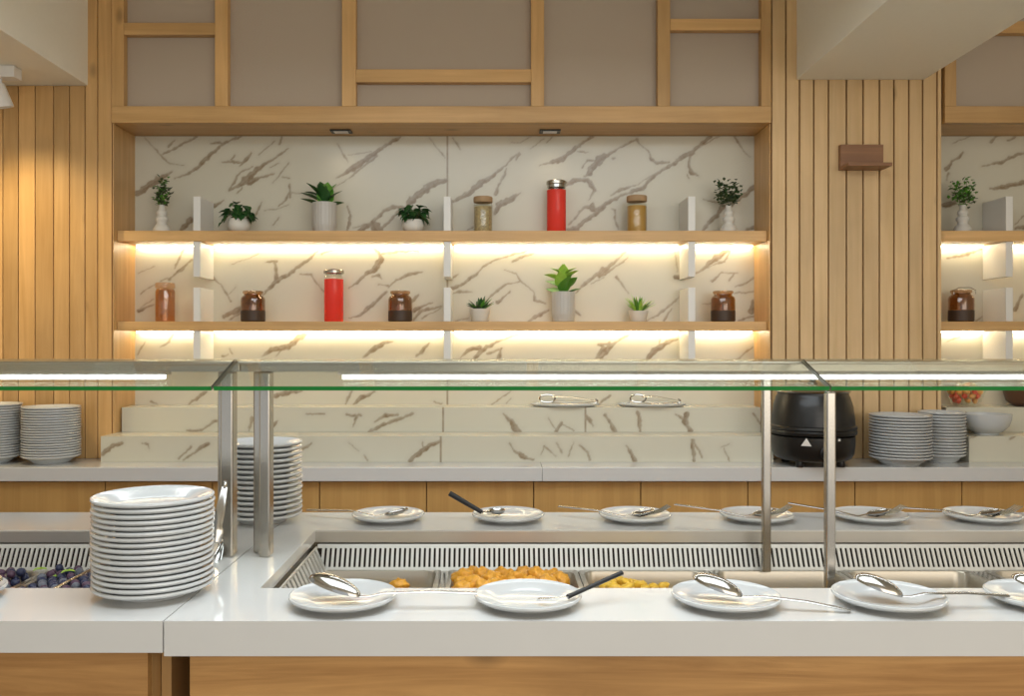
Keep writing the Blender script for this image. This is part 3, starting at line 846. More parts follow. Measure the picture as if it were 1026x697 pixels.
# spoons on the far plates
for i, (px, hx, hy, lb) in enumerate(((389, 308, 510.5, 'thin steel spoon with handle to the left on the first far plate'), (636, 560, 507, 'thin steel spoon with handle to the left on the third far plate'),
        (758, 676, 505, 'thin steel spoon with handle to the left behind the rear post'), (872, 790, 503.5, 'thin steel spoon on the far plate right of the front post'), (984, 900, 508, 'thin steel spoon on the last far plate'))):
    c = P(px+8, 514.5, RPY); c.z = GH+.024; heel = P(px-12, 518, RPY-.02); heel.z = GH+.014
    d = (c-heel)
    end = P(hx, hy, 2.46); rim = P(px-37, 511, RPY); rim.z = GH+.026
    spoon('table_spoon', c, d, [heel, rim, end], L=.07, Wd=.04, depth=.01, label=lb, group='spoons on the far plates')
def fork(c, ang, L, label, group):
    t = thing('serving_fork', label, 'fork', c, group); c = Vector(c)
    d = Vector((math.cos(ang), math.sin(ang), .28)).normalized(); s = d.cross(Vector((0,0,1))).normalized()
    m = MB()
    for k in (-1.5, -.5, .5, 1.5): m.tube([c+s*k*.007, c+d*L*.35+s*k*.009-Vector((0,0,.003)), c+d*L*.6+s*k*.009+Vector((0,0,.004))], [.0024, .0022, .0012], 8)
    m.build('tines', chrome, t, smooth=True)
    m = MB().tube([c+Vector((0,0,.0)), c-d*.02-Vector((0,0,.001)), c-d*.05+Vector((0,0,.012))], [.013, .005, .004], 10, flat=.25); m.build('neck', chrome, t, smooth=True)
for px, lb in ((648, 'steel fork with tines over the right rim, third far plate'), (770, 'steel fork with tines over the right rim, plate behind the rear post'), (884, 'steel fork on the far plate right of the front post'), (1000, 'steel fork on the last far plate')):
    c = P(px, 517, RPY); c.z = GH+.016; fork(c, .15, .11, lb, 'forks on the far plates')
# ladle on second far plate
t = thing('ladle', 'ladle with thick black handle leaning on the second far plate', 'ladle', P(490, 514, RPY))
a, b = P(450.5, 494, 2.42), P(483, 513, 2.40)
MB().tube([a, a.lerp(b, .5), b], [.0078, .0072, .006], 12).build('handle', black_pl, t, smooth=True)
c = P(498, 516, 2.43); c.z = GH+.022
m = MB().tube([b, b.lerp(c, .5), c+Vector((-.02, 0, -.004))], [.004, .004, .006], 10, flat=.5); m.build('neck', chrome, t, smooth=True)
m = MB(); m.lathe([(.0, -.012), (.012, -.010), (.021, -.004), (.024, .002), (.0225, .002), (.019, -.003), (.010, -.008), (0, -.0095)], c=c, n=24); m.build('cup', chrome, t, smooth=True)
# tongs by the big stack, berry spoon etc
def tongs(name, p0, p1, spread, width, label, group=None, curve=.0, loop=True, n=14, sidev=None, vs_=None):
    p0, p1 = Vector(p0), Vector(p1); t = thing(name, label, 'tongs', p0, group)
    d = (p1-p0); L = d.length; d.normalize()
    s = Vector(sidev).normalized() if sidev else d.cross(Vector((0,0,1))).normalized()
    nn = d.cross(s).normalized()
    for sg in (-1, 1):
        pts = []
        for k in range(n+1):
            u = k/n; off = spread*math.sin(min(u*1.25, 1)*PI*.5)*(1 if u < .8 else 1-(u-.8)*1.8)
            pts.append(p0+d*L*u+nn*sg*(off+.003))
        rad = [width*(.55+.25*math.sin(k/n*PI)+(.5 if k > n-4 else 0)) for k in range(n+1)]
        MB().tube(pts, rad, 10, flat=.16, up=nn).build('arm', chrome, t, smooth=True)
    m = MB(); pts = []
    for k in range(13):
        a = -PI/2+PI*k/12+PI; pts.append(p0+d*(math.cos(a)*.012+.0)+nn*math.sin(a)*.008)
    m.tube(pts, .0035, 8); m.build('spring_bow', chrome, t, smooth=True)
    return t
tongs('serving_tongs', P(225, 488, 1.90), P(215, 543, 1.86), .012, .012, 'steel tongs hooked behind the tall plate pile', sidev=(1, .3, 0))
tongs('serving_tongs', P(222, 545, 1.98), P(214, 572, 1.93), .006, .008, 'small steel tongs lying at the foot of the tall plate pile', sidev=(1, 0, 0))
# steel rod in berries
a, b = P(94, 568.5, 2.12), P(57, 588, 1.95)
tag(MB().tube([a+Vector((.06, .02, .005)), a, b, b+(b-a)*.3], [.007, .006, .006, .007], 10, flat=.4).build('serving_spoon', chrome, smooth=True), 'flat steel spoon handle lying across the berries', 'spoon')
# spoon tip bottom-left on counter
c = P(-14, 584, 1.66); spoon('serving_spoon', c, (1, .1, .15), [c+Vector((-.06, -.01, -.01)), c+Vector((-.12, -.02, -.02))], L=.06, Wd=.045, depth=.018, flip=True, label='steel spoon tip entering at the left frame edge in front of the berries')
put_plate(PX(-52, 1.66), 1.66, GH+.0005, .0985, .020, .58, 'white plate mostly outside the left frame edge in front of the berries', None, 'side_plate')
# ------------------------------------------------------------ food
def blob_mesh(name, mat, r=1, seed=0, sx=1, sy=1, sz=1, amp=.18, n=10, fr=3.0):
    import mathutils.noise as mn
    m = MB(); vs = []; fs = []; nu = n*2; nv = n
    for j in range(nv+1):
        ph = -PI/2+PI*j/nv
        for i in range(nu):
            a = 2*PI*i/nu; p = Vector((math.cos(a)*math.cos(ph), math.sin(a)*math.cos(ph), math.sin(ph)))
            k = 1+amp*mn.noise(p*fr+Vector((seed*7.3, seed*1.7, 0)))
            vs.append((p.x*k*r*sx, p.y*k*r*sy, p.z*k*r*sz))
    for j in range(nv):
        for i in range(nu): i2 = (i+1) % nu; fs.append((j*nu+i, j*nu+i2, (j+1)*nu+i2, (j+1)*nu+i))
    m.add(vs, fs); return m.build(name, mat, None, smooth=True, ang=80)
def scatter(protos, spots, label_of, cat, group):
    used = set()
    for i, (x, y, z, s, rot) in enumerate(spots):
        k = random.randrange(len(protos)); p = protos[k]
        if k not in used: o = p; used.add(k)
        else: o = p.copy(); COL.objects.link(o)
        o.location = (x, y, z); o.scale = (s, s, s); o.rotation_euler = rot; tag(o, label_of(k), cat, group)
    for k, p in enumerate(protos):
        if k not in used: bpy.data.objects.remove(p)
R3 = lambda: (random.uniform(0, 6.3), random.uniform(0, 6.3), random.uniform(0, 6.3))
# berries: hexagonal layers in the two left pans
protos = [blob_mesh('berry', m_, .0112, i, 1, 1, .92, .10, 7) for i, m_ in enumerate((berry_b, berry_b, berry_p, berry_g))]
bl = ['dark blue round berry in the left food pans', 'dark blue round berry in the left food pans', 'purple round berry in the left food pans', 'dusty grey-blue berry in the left food pans']
spots = []
for pc in (-.955, -1.285):
    for L_ in range(2):
        z = .806+L_*.019; y = 1.93+L_*.006; row = 0
        while y < 2.18:
            x = pc-.137+(row % 2)*.0115+L_*.01
            while x < pc+.139:
                hz = .012*math.sin((x-pc)*17+1)*math.cos((y-2)*13)
                if L_ == 0 or random.random() < .72: spots.append((x+random.uniform(-.001, .001), y+random.uniform(-.001, .001), z+hz, random.uniform(.9, 1.04), R3()))
                x += .0235
            y += .0205; row += 1
random.shuffle(spots)
spots = sorted(spots, key=lambda s: (s[0] < -1.24, -s[2]))[:290]
scatter(protos, spots, lambda k: bl[k], 'berry', 'berries in the left food pans')
# bed under the visible berries
def bed(cx, z0, z1, y0, y1, mat, label, name='food_bed', seed=0):
    import mathutils.noise as mn
    nx, ny = 26, 26; vs = []; fs = []; m = MB()
    for j in range(ny+1):
        for i in range(nx+1):
            x = cx-.138+.276*i/nx; y = y0+(y1-y0)*j/ny; e = min(1, 8*min(i/nx, 1-i/nx, j/ny, 1-j/ny))
            vs.append((x, y, z0+(z1-z0)*e*(.85+.3*mn.noise(Vector((x*30+seed, y*30, 0))))))
    b = len(vs); n1 = nx+1
    vs += [(v[0], v[1], PZR-.0635) for v in list(vs)]
    for j in range(ny):
        for i in range(nx):
            q = (j*n1+i, j*n1+i+1, (j+1)*n1+i+1, (j+1)*n1+i); fs.append(q); fs.append(tuple(b+t for t in q[::-1]))
    ring = [i for i in range(n1)]+[j*n1+nx for j in range(1, ny+1)]+[ny*n1+i for i in range(nx-1, -1, -1)]+[j*n1 for j in range(ny-1, 0, -1)]
    for k in range(len(ring)): a_, b_ = ring[k], ring[(k+1) % len(ring)]; fs.append((b_, a_, b+a_, b+b_))
    m.add(vs, fs); o = m.build(name, mat, None, smooth=True, ang=60); return tag(o, label, 'food', kind='stuff')
bed(-.955, .775, .793, 1.83, 2.185, berry_p, 'mass of dark berries filling the pan beside the plate pile', 'berry_bed')
bed(-1.285, .775, .793, 1.83, 2.185, berry_p, 'mass of dark berries filling the pan at the left frame edge', 'berry_bed', 3)
# leaves on berries
def leafshape(L, Wd, bend=.3, n=6):
    """returns (verts, faces) of a curved leaf along +x, up z"""
    vs = []; fs = []
    for i in range(n+1):
        u = i/n; wd = Wd*math.sin(PI*(u**.8))*.5+.0002; x = L*u; z = bend*L*u*u*-1
        vs += [Vector((x, -wd, z+wd*.35)), Vector((x, 0, z)), Vector((x, wd, z+wd*.35))]
    for i in range(n):
        a = i*3; fs += [(a, a+1, a+4, a+3), (a+1, a+2, a+5, a+4)]
    return vs, fs
def addleaf(m, base, yaw, pitch, L, Wd, bend=.3, mat=0, roll=0):
    vs, fs = leafshape(L, Wd, bend)
    M = Matrix.Translation(base) @ Matrix.Rotation(yaw, 4, 'Z') @ Matrix.Rotation(-pitch, 4, 'Y') @ Matrix.Rotation(roll, 4, 'X')
    t = .0009; nrm = M.to_3x3() @ Vector((0, 0, 1))
    top = [M @ v for v in vs]; bot = [v-nrm*t for v in top]; n = len(top)
    f2 = [tuple(i+n for i in f[::-1]) for f in fs]
    k = n//3
    edge = [(3*i, 3*i+3, n+3*i+3, n+3*i) for i in range(k-1)]+[(3*i+5, 3*i+2, n+3*i+2, n+3*i+5) for i in range(k-1)]
    m.add(top+bot, fs+f2+edge, mat)
for i, (px, py) in enumerate(((40, 570), (68, 572), (58, 577))):
    m = MB(); c = P(px, py, 2.11)
    for k in range(3): addleaf(m, c, k*2.1, .3, .017, .012)
    tag(m.build('garnish_leaf', leaf_l, smooth=True), 'small green garnish leaf among the dark berries', 'garnish', 'green leaves among the berries')
# fried pieces
protos = [blob_mesh('fried_piece', fried, .024, i+10, 1.25, .95, .8, .45, 12, 2.2) for i in range(5)]
spots = []
for (px, py, dd, s) in ((452, 583, 2.02, .95), (463, 577, 2.06, 1.1), (474, 582, 1.97, 1), (484, 575, 2.1, .95), (495, 579, 2.04, 1.05), (505, 574, 2.12, .95), (516, 578, 2.03, 1), (527, 573, 2.12, 1), (540, 576, 2.06, 1.05),
                        (552, 575, 2.12, .9), (561, 578, 2.06, .9), (457, 573, 2.14, .8), (472, 572, 2.16, .8), (548, 583, 1.97, 1), (533, 584, 1.96, 1), (518, 586, 1.92, 1), (500, 586, 1.94, 1), (486, 587, 1.93, 1), (464, 588, 1.94, .95), (572, 579, 2.12, .7)):
    p = P(px, py, dd); p.x = min(max(p.x, .048-.118), .048+.118); spots.append((p.x, p.y, p.z-.006, s, (random.uniform(-.4, .4), random.uniform(-.4, .4), random.uniform(0, 6.3))))
scatter(protos, spots, lambda k: 'golden fried piece heaped in the second food pan', 'fried food', 'fried pieces in the second pan')
bed(.048, .765, .782, 1.83, 2.185, fried, 'lower mass of golden fried pieces in the second food pan', 'fried_food_bed', 9)
protos = [blob_mesh('yellow_piece', yellow_f, .015, i+30, 1.3, .9, .7, .4, 8, 2.2) for i in range(3)]
spots = []
for (px, py, dd) in ((613, 583, 2.06), (620, 580, 2.10), (627, 582, 2.06), (634, 583, 2.08), (641, 585, 2.04), (616, 588, 2.0), (628, 589, 1.98), (655, 587, 2.06), (664, 586, 2.08), (646, 589, 2.0), (609, 587, 2.02)):
    p = P(px, py, dd); spots.append((p.x, p.y, p.z-.002, random.uniform(.85, 1.1), (random.uniform(-.4, .4), random.uniform(-.4, .4), random.uniform(0, 6.3))))
scatter(protos, spots, lambda k: 'yellow food piece on the heap in the third pan', 'food piece', 'yellow pieces in the third pan')
bed(.375, .748, .772, 1.84, 2.175, yellow_f, 'yellow food heaped low in the third food pan', 'yellow_food_bed', 14)
o = blob_mesh('fried_piece', fried, .017, 44, 1.3, .9, .8, .4, 10, 2.2); p = P(400, 586, 2.02); o.location = p; tag(o, 'lone orange fried piece at the right side of the leftmost pan', 'fried food')
bed(-.295, .748, .764, 1.84, 2.175, plain('beige_sauce', (.50, .36, .17), .4, var=.2), 'thin layer of beige food in the leftmost pan of the main well', 'beige_food_bed', 21)
# ------------------------------------------------------------ shelf objects
IY = 3.815
def ppm(d=IY): return F/d
ZUP, ZLO = U1+.0005, D1+.0005
def profpx(lst, d=IY):  # (half width px, height px above base)
    return [(max(a, 0)/ppm(d), b/ppm(d)) for a, b in lst]
def ripple_vase(px, z, d, H, label):
    """white vase with three bulges, H in px"""
    k = H/28.
    pr = [(0, 0), (7.6, 0), (8.6, 1.5), (8.4, 4), (6.2, 7.5), (4.6, 9), (5.2, 11), (6.4, 13), (6, 15.5), (4.2, 17), (4.8, 18.5), (5.4, 20), (4.6, 22), (3.1, 23), (2.9, 28), (2.3, 28), (2.2, 18), (0, 17)]
    m = MB().lathe(profpx([(a, b*k) for a, b in pr]), n=36)
    o = m.build('ripple_vase', white_pot, None, smooth=True, ang=70); o.location = (PX(px, d), d, z); return tag(o, label, 'vase', 'white ripple vases')
def sprig(px, z, d, w_, h_, label, seed, forks, mats):
    random.seed(seed); x0 = PX(px, d); t = thing('green_sprig', label, 'plant', (x0, d, z), 'green sprigs in the ripple vases')
    st = MB(); lf = MB(); s = 1/ppm(d)
    for (dx, top, rad) in forks:
        base = Vector((x0, d, z-.03)); tip = Vector((x0+dx*s, d+random.uniform(-.01, .01), z+top*s))
        mid = base.lerp(tip, .5)+Vector((dx*s*-.15, 0, 0)); st.tube([base, mid, tip], [.0012, .001, .0007], 6)
        for i in range(34):
            u = random.uniform(.45, 1.03); c = base.lerp(tip, u)+Vector((random.gauss(0, 1), random.gauss(0, .8), random.gauss(0, .6)))*rad*s*.5
            addleaf(lf, c, random.uniform(0, 6.28), random.uniform(-.2, 1.2), .017, .013, .2, random.choice([0, 0, 1]))
    st.build('stem', stem_m, t, smooth=True); lf.build('leaves', mats, t)
    random.seed(seed+1)
ripple_vase(162, ZUP, IY, 28, 'white ripple vase at the left end of the upper shelf')
sprig(162, ZUP+28/ppm(), IY, 14, 26, 'small green sprig in the leftmost ripple vase', 3, [(4, 24, 6), (-1, 20, 5), (7, 18, 5), (1, 8, 5), (-3, 10, 4)], [leaf_o, leaf_m])
ripple_vase(730, ZUP, IY, 28, 'white ripple vase at the right end of the central upper shelf')
sprig(730, ZUP+28/ppm(), IY, 28, 24, 'dark green forked sprig in the vase at the right end of the upper shelf', 4, [(-12, 20, 6), (-5, 22, 6), (5, 21, 6), (11, 18, 6), (0, 8, 8), (8, 10, 7), (-7, 11, 7)], [leaf_o, leaf_d])
ripple_vase(964.5, ZUP, IY, 28, 'white ripple vase in the right-hand niche')
sprig(964.5, ZUP+28/ppm(), IY, 28, 26, 'round green sprig in the vase of the right-hand niche', 5, [(-10, 18, 7), (-4, 23, 7), (4, 24, 7), (10, 18, 7), (0, 12, 9), (7, 8, 7)], [leaf_m, leaf_o])
def pot_round(t, x, z, d, rw, h):
    k = 1/ppm(d)
    m = MB().lathe([(0, 0), (rw*.62*k, 0), (rw*.9*k, h*.22*k), (rw*k, h*.5*k), (rw*.95*k, h*.8*k), (rw*.84*k, h*k), (rw*.78*k, h*k), (rw*.8*k, h*.8*k), (0, h*.78*k)], c=(x, d, z), n=32)
    m.build('pot', white_pot, t, smooth=True, ang=60)
def pot_taper(t, x, z, d, rw, h, mat):
    k = 1/ppm(d)
    m = MB().lathe([(0, 0), (rw*.72*k, 0), (rw*.78*k, h*.06*k), (rw*k, h*k), (rw*.9*k, h*k), (rw*.84*k, h*.8*k), (0, h*.8*k)], c=(x, d, z), n=32)
    m.build('pot', mat, t, smooth=True, ang=60)
def pot_tall(t, x, z, d, rw, h, mat):
    k = 1/ppm(d)
    m = MB().lathe([(0, 0), (rw*.9*k, 0), (rw*.95*k, h*.04*k), (rw*.93*k, h*.14*k), (rw*.99*k, h*.18*k), (rw*k, h*.3*k), (rw*k, h*k), (rw*.9*k, h*k), (rw*.88*k, h*.85*k), (0, h*.85*k)], c=(x, d, z), n=96, rib=.018, nrib=24)
    m.build('pot', mat, t, smooth=True, ang=75)
# ivy-like round pots on upper shelf
def ivy(px, rw, h, fw, fh, label, seed, droop, mat):
    random.seed(seed); x = PX(px, IY); k = 1/ppm(); t = thing('potted_plant', label, 'potted plant', (x, IY, ZUP)); pot_round(t, x, ZUP, IY, rw, h)
    m = MB(); st = MB()
    for i in range(46):
        a = random.uniform(0, 6.28); r = math.sqrt(random.random())*fw*.5; top = h+fh*random.uniform(.12, .9)*(1-(r/(fw*.5))**2*.55)
        c = Vector((x+math.cos(a)*r*k, IY+math.sin(a)*r*k*.6, ZUP+top*k)); 
        addleaf(m, c, a+random.uniform(-.5, .5), random.uniform(-.7, .5), random.uniform(.032, .042), .034, .5)
        if i % 4 == 0: st.tube([(x, IY, ZUP+h*.8*k), tuple(c)], .0009, 6)
    for (dx, dz) in droop:
        c = Vector((x+dx*.5*k, IY-.02, ZUP+(h+5)*k)); e = Vector((x+dx*k, IY-.03, ZUP+dz*k)); st.tube([c, e], .001, 6)
        addleaf(m, e, 0 if dx > 0 else PI, -.6, .028, .02, .3)
    m.build('foliage', mat, t); st.build('stem', stem_m, t)
ivy(239, 10.8, 14, 24, 20, 'dark green trailing plant in a round white pot, upper shelf left', 11, [(12, 15), (-14, 10), (-11, 14)], leaf_d)
ivy(414, 11, 13, 21, 19, 'compact dark green bushy plant in a round white pot, upper shelf', 12, [(13, 12)], leaf_d)
# rosette plants
def rosette(name, px, zb, rw, h, leaves, label, potf, mats, fw):
    x = PX(px, IY); k = 1/ppm(); t = thing(name, label, 'potted plant', (x, IY, zb)); potf(t, x, zb, IY, rw, h)
    m = MB()
    for (dx, y0, L, pit, wd, mt) in leaves:
        yaw = math.acos(max(-1, min(1, dx)))*(1 if random.random() < .35 else -1)
        addleaf(m, Vector((x+dx*2*k, IY, zb+(h*.84+y0)*k)), yaw, pit, L*k*1.08, wd*k*1.35, .12, mt, random.uniform(-.5, .5))
    m.build('foliage', mats, t, smooth=True, ang=60)
    MB().tube([(x, IY, zb+h*.8*k), (x, IY, zb+(h+10)*k)], .003, 8).build('stem', stem_m, t)
random.seed(21)
rosette('succulent', 325, ZUP, 12, 30, [(-.9, 0, 22, .45, 7, 0), (-1, 5, 22, .55, 6.5, 0), (-.8, 9, 21, .8, 7, 0), (-.5, 12, 18, 1.1, 8, 0), (-.95, 10, 20, .45, 5, 0), (.9, 0, 18, .45, 6, 0), (.95, 7, 18, .6, 6, 0), (.6, 10, 20, .95, 9, 1), (.25, 6, 22, 1.25, 11, 1), (.1, 0, 24, 1.35, 13, 1), (-.2, 4, 20, 1.2, 11, 0), (.5, 3, 18, .9, 8, 1)],
        'succulent with broad dark leaves in a tall ribbed grey pot, upper shelf', lambda t, x, z, d, r, h: pot_tall(t, x, z, d, r, h, pale_pot), [leaf_d, leaf_m], 36)
random.seed(22)
rosette('leafy_plant', 564.5, ZLO, 11.5, 30, [(-.9, 2, 17, .45, 8, 0), (-.95, 9, 17, .5, 8, 0), (-1, 16, 17, .45, 7, 1), (-.8, 22, 15, .5, 6, 1), (.9, 2, 16, .45, 8, 0), (.9, 8, 16, .8, 10, 0), (.95, 17, 15, .7, 8, 1), (.7, 22, 15, .5, 5, 1), (.5, 4, 20, 1.1, 12, 0), (-.4, 6, 20, 1.2, 11, 1), (.1, 14, 18, 1.35, 9, 1), (-.2, 18, 14, 1.4, 8, 1), (.3, 2, 18, 1.2, 11, 0)],
        'light green leafy plant in a tall ribbed grey pot, lower shelf', lambda t, x, z, d, r, h: pot_tall(t, x, z, d, r, h, pale_pot), [leaf_m, leaf_l], 30)
def aloe(px, rw, h, n, L, wd, label, seed, mats, spread):
    random.seed(seed); x = PX(px, IY); k = 1/ppm(); t = thing('aloe', label, 'potted plant', (x, IY, ZLO)); pot_taper(t, x, ZLO, IY, rw, h, white_pot)
    m = MB()
    for i in range(n):
        a = 2*PI*i/n*2.4+random.uniform(-.2, .2); pit = random.uniform(spread, 1.45)
        addleaf(m, Vector((x+math.cos(a)*2*k, IY+math.sin(a)*2*k, ZLO+h*.82*k)), a, pit, L*random.uniform(.8, 1.1)*k, wd*k, .12, random.choice((0, 1)))
    m.build('foliage', mats, t, smooth=True, ang=60)
aloe(481, 10.5, 13, 22, 15, 4.6, 'small dark rosette plant in a tiny white pot, lower shelf', 31, [leaf_d, leaf_m], .35)
aloe(639.5, 10, 11, 30, 18, 2.6, 'small spiky bright green plant in a tiny white pot, lower shelf', 32, [leaf_m, leaf_l], .6)
# jars
def brown_jar(px, z, label, wire=False, w2=12, H=31):
    x = PX(px, IY); k = 1/ppm(); t = thing('storage_jar', label, 'jar', (x, IY, z), 'brown tinted glass jars')
    c = (x, IY, z)
    MB().lathe(profpx([(0, .3), (w2-1, .3), (w2, 1.2), (w2, H*.36), (0, H*.36)]), c=c, n=36).build('filling', coffee, t, smooth=True)
    MB().lathe(profpx([(w2, H*.37), (w2, H*.72), (w2*.93, H*.80), (w2*.74, H*.85), (w2*.74, H*.9), (w2*.66, H*.9), (w2*.66, H*.85), (w2*.86, H*.79), (w2*.92, H*.70), (w2*.92, H*.37)]), c=c, n=36, closed=False).build('glass', copper_gl, t, smooth=True, ang=60)
    MB().lathe(profpx([(0, H*.9), (w2*.8, H*.9), (w2*.84, H*.93), (w2*.84, H*.985), (w2*.78, H), (0, H)]), c=c, n=36).build('lid', copper_gl, t, smooth=True)
    if wire:
        m = MB(); 
        for yy in (-1,):
            pts = [Vector((x+s_*w2*.9*k, IY-.03, z+zz*k)) for s_, zz in ((-1, H*.86), (-1, H*.98), (-.5, H*1.06), (.5, H*1.06), (1, H*.98), (1, H*.86))]
            m.tube(pts, .0018, 6)
        m.build('wire_handle', steel, t, smooth=True)
brown_jar(253.5, ZLO, 'brown glass jar left of the red bottle, lower shelf')
brown_jar(401, ZLO, 'brown glass jar right of the red bottle, lower shelf')
brown_jar(724.5, ZLO, 'brown glass jar at the right end of the central lower shelf')
brown_jar(963, ZLO, 'brown glass jar with wire handle in the right-hand niche', True, 12, 32)
def corked(px, z, w2, H, label, fill, glassm, lidm, lidh=.16, group=None, fillh=.72):
    x = PX(px, IY); t = thing('corked_jar', label, 'jar', (x, IY, z)); c = (x, IY, z); Hb = H*(1-lidh)
    if fill: MB().lathe(profpx([(0, .5), (w2*.9, .5), (w2*.93, 1.5), (w2*.93, H*fillh), (0, H*fillh+.6)]), c=c, n=36).build('filling', fill, t, smooth=True)
    MB().lathe(profpx([(0, 0), (w2*.94, 0), (w2, 1), (w2, Hb-3), (w2*.86, Hb-.4), (w2*.82, Hb-.4), (w2*.95, Hb-3), (w2*.95, .9), (0, .4)]), c=c, n=36).build('glass', glassm, t, smooth=True, ang=60)
    MB().lathe(profpx([(0, Hb), (w2*.96, Hb), (w2, Hb+.6), (w2, H-.6), (w2*.94, H), (0, H)]), c=c, n=36).build('lid', lidm, t, smooth=True)
corked(484, ZUP, 9.6, 36, 'glass jar of oat flakes with cork lid, upper shelf', oats, glass_c, cork)
corked(638, ZUP, 10.2, 37, 'glass jar of amber lentils with wooden lid, upper shelf', lentil, glass_c, cork)
corked(165.5, ZLO, 9.5, 39, 'rose-coloured glass bottle with stopper at the left end of the lower shelf', None, pink_gl, pink_gl, .14)
def red_bottle(px, z, H, label, capm, glasscap):
    x = PX(px, IY); t = thing('drink_bottle', label, 'bottle', (x, IY, z)); c = (x, IY, z); w2 = 9.8; hb = H*.82
    MB().lathe(profpx([(0, .2), (w2-.8, .2), (w2-.2, 1), (w2-.2, hb), (0, hb)]), c=c, n=40).build('drink', red_liq, t, smooth=True)
    MB().lathe(profpx([(w2, hb+.2), (w2, hb+2), (w2*.82, hb+4), (w2*.82, H-4), (w2*.76, H-4), (w2*.76, hb+4), (w2*.9, hb+2), (w2*.9, hb+.2)]), c=c, n=40, closed=False).build('glass_neck', glass_c, t, smooth=True)
    MB().lathe(profpx([(0, H-4), (w2*.95, H-4), (w2*1.03, H-3.4), (w2*1.03, H-.8), (w2*.95, H), (0, H)]), c=c, n=40).build('cap', capm, t, smooth=True)
    if not glasscap: MB().lathe(profpx([(w2*.84, hb+2.6), (w2*.95, hb+2.6), (w2*.95, H-4.1), (w2*.84, H-4.1)]), c=c, n=40, closed=False).build('collar', chrome, t, smooth=True)
red_bottle(557.5, ZUP, 52, 'bright red drink bottle with steel cap on the upper shelf', steel, False)
red_bottle(334.5, ZLO, 52, 'bright red drink bottle with clear neck on the lower shelf', steel, True)
# ------------------------------------------------------------ soup kettle
KX, KY = PX(814, 3.525), 3.522
t = thing('soup_kettle', 'black round soup kettle on the back worktop by the slatted pillar', 'soup kettle', (KX, KY, GH))
c = (KX, KY, GH); r = .165
MB().lathe([(0, .022), (.125, .022), (.145, .030), (.156, .050), (.160, .085), (.160, .118), (.150, .122), (0, .122)], c=c, n=56).build('heater_base', kettle_m, t, smooth=True)
MB().lathe([(0, .123), (.158, .123), (.1665, .127), (.168, .137), (.164, .143), (.168, .149), (.166, .158), (.16, .161), (.1585, .19), (.152, .235), (.141, .272), (.136, .280), (.136, .290), (0, .290)], c=c, n=56).build('kettle_body', kettle_m, t, smooth=True)
ld = MB().lathe([(0, .291), (.142, .291), (.144, .296), (.138, .303), (.10, .318), (.05, .329), (0, .333)], c=c, n=56).build('lid', steel, t, smooth=True)
sub(MB().lathe([(0, .333), (.012, .333), (.012, .345), (.022, .350), (.022, .36), (0, .362)], c=c, n=24), 'lid_knob', black_pl, ld, smooth=True)
for a in (.8, 2.35, 3.93, 5.5):
    MB().lathe([(0, 0.0005), (.015, 0.0005), (.017, .008), (.014, .024), (0, .024)], c=(KX+.115*math.cos(a), KY+.115*math.sin(a), GH), n=16).build('foot', black_pl, t, smooth=True)
Mx = Matrix.Rotation(PI/2, 4, 'X'); kx = PX(829, 3.36)
MB().lathe([(0, 0), (.026, 0), (.026, .010), (.020, .012), (.019, .028), (0, .029)], c=(kx, KY-.153, GH+.065), n=32, M=Mx).build('control_knob', black_pl, t, smooth=True)
m = MB(); yk = KY-.1635
tx = PX(810, yk); tz = PZ(443.5, yk)
# triangle warning mark, follows the curved base front
def onbase(x, z, e=.0012): dx = x-KX; return (x, KY-math.sqrt((.1603+e)**2-dx*dx), z)
m.add([onbase(tx-.017, tz-.015), onbase(tx+.017, tz-.015), onbase(tx, tz+.016), onbase(tx-.017, tz-.015, -.0005), onbase(tx+.017, tz-.015, -.0005), onbase(tx, tz+.016, -.0005)], [(0,1,2),(5,4,3),(0,3,4,1),(1,4,5,2),(2,5,3,0)])
m.build('warning_mark', white_mt, t); m = MB()
sx2 = PX(842, yk); q = .0045; zz = PZ(441, yk)
m.add([onbase(sx2-q, zz-q), onbase(sx2+q, zz-q), onbase(sx2+q, zz+q), onbase(sx2-q, zz+q), onbase(sx2-q, zz-q, -.0005), onbase(sx2+q, zz-q, -.0005), onbase(sx2+q, zz+q, -.0005), onbase(sx2-q, zz+q, -.0005)], [(0,1,2,3),(7,6,5,4),(0,4,5,1),(1,5,6,2),(2,6,7,3),(3,7,4,0)])
m.build('indicator_mark', white_mt, t)
# ------------------------------------------------------------ walnut bracket
t = thing('wall_bracket', 'small walnut ledge bracket fixed to the slatted pillar', 'bracket', (PX(861, W), W-.02, PZ(160, W)))
xa, xb = PX(840, W), PX(882.5, W); zt, zb = PZ(146, W), PZ(171, W)
MB().box(xa, xb, W-.026, W-.0005, zb, zt).build('back_plate', walnut, t, bevel=.001)
MB().box(xa, xb+.002, W-.105, W-.0265, zb, zb+.014).build('ledge', walnut, t, bevel=.001)
# ------------------------------------------------------------ white ceiling spotlight at left
d = 3.46
t = thing('ceiling_spotlight', 'white adjustable spotlight under the left soffit', 'spotlight', (PX(4, d), d, SZL))
x0 = PX(-14, d); x1 = PX(18, d)
MB().box(x0, x1, d-.03, d+.03, SZL-.045, SZL-.0005).build('mount', white_mt, t, bevel=.003)
MB().tube([(PX(0, d), d, SZL-.045), (PX(0, d), d, SZL-.075)], .008, 10).build('arm', white_mt, t, smooth=True)
a = P(-4, 84, d); b = P(2, 108, d+.02); dr = (b-a).normalized()
Mh = dr.to_track_quat('Z', 'Y').to_matrix().to_4x4(); Lh = (b-a).length
hd = MB().lathe([(0, 0), (.026, 0), (.030, .004), (.044, Lh), (.040, Lh), (.038, Lh-.006), (0, Lh-.006)], c=a, n=32, M=Mh).build('head', white_mt, t, smooth=True)
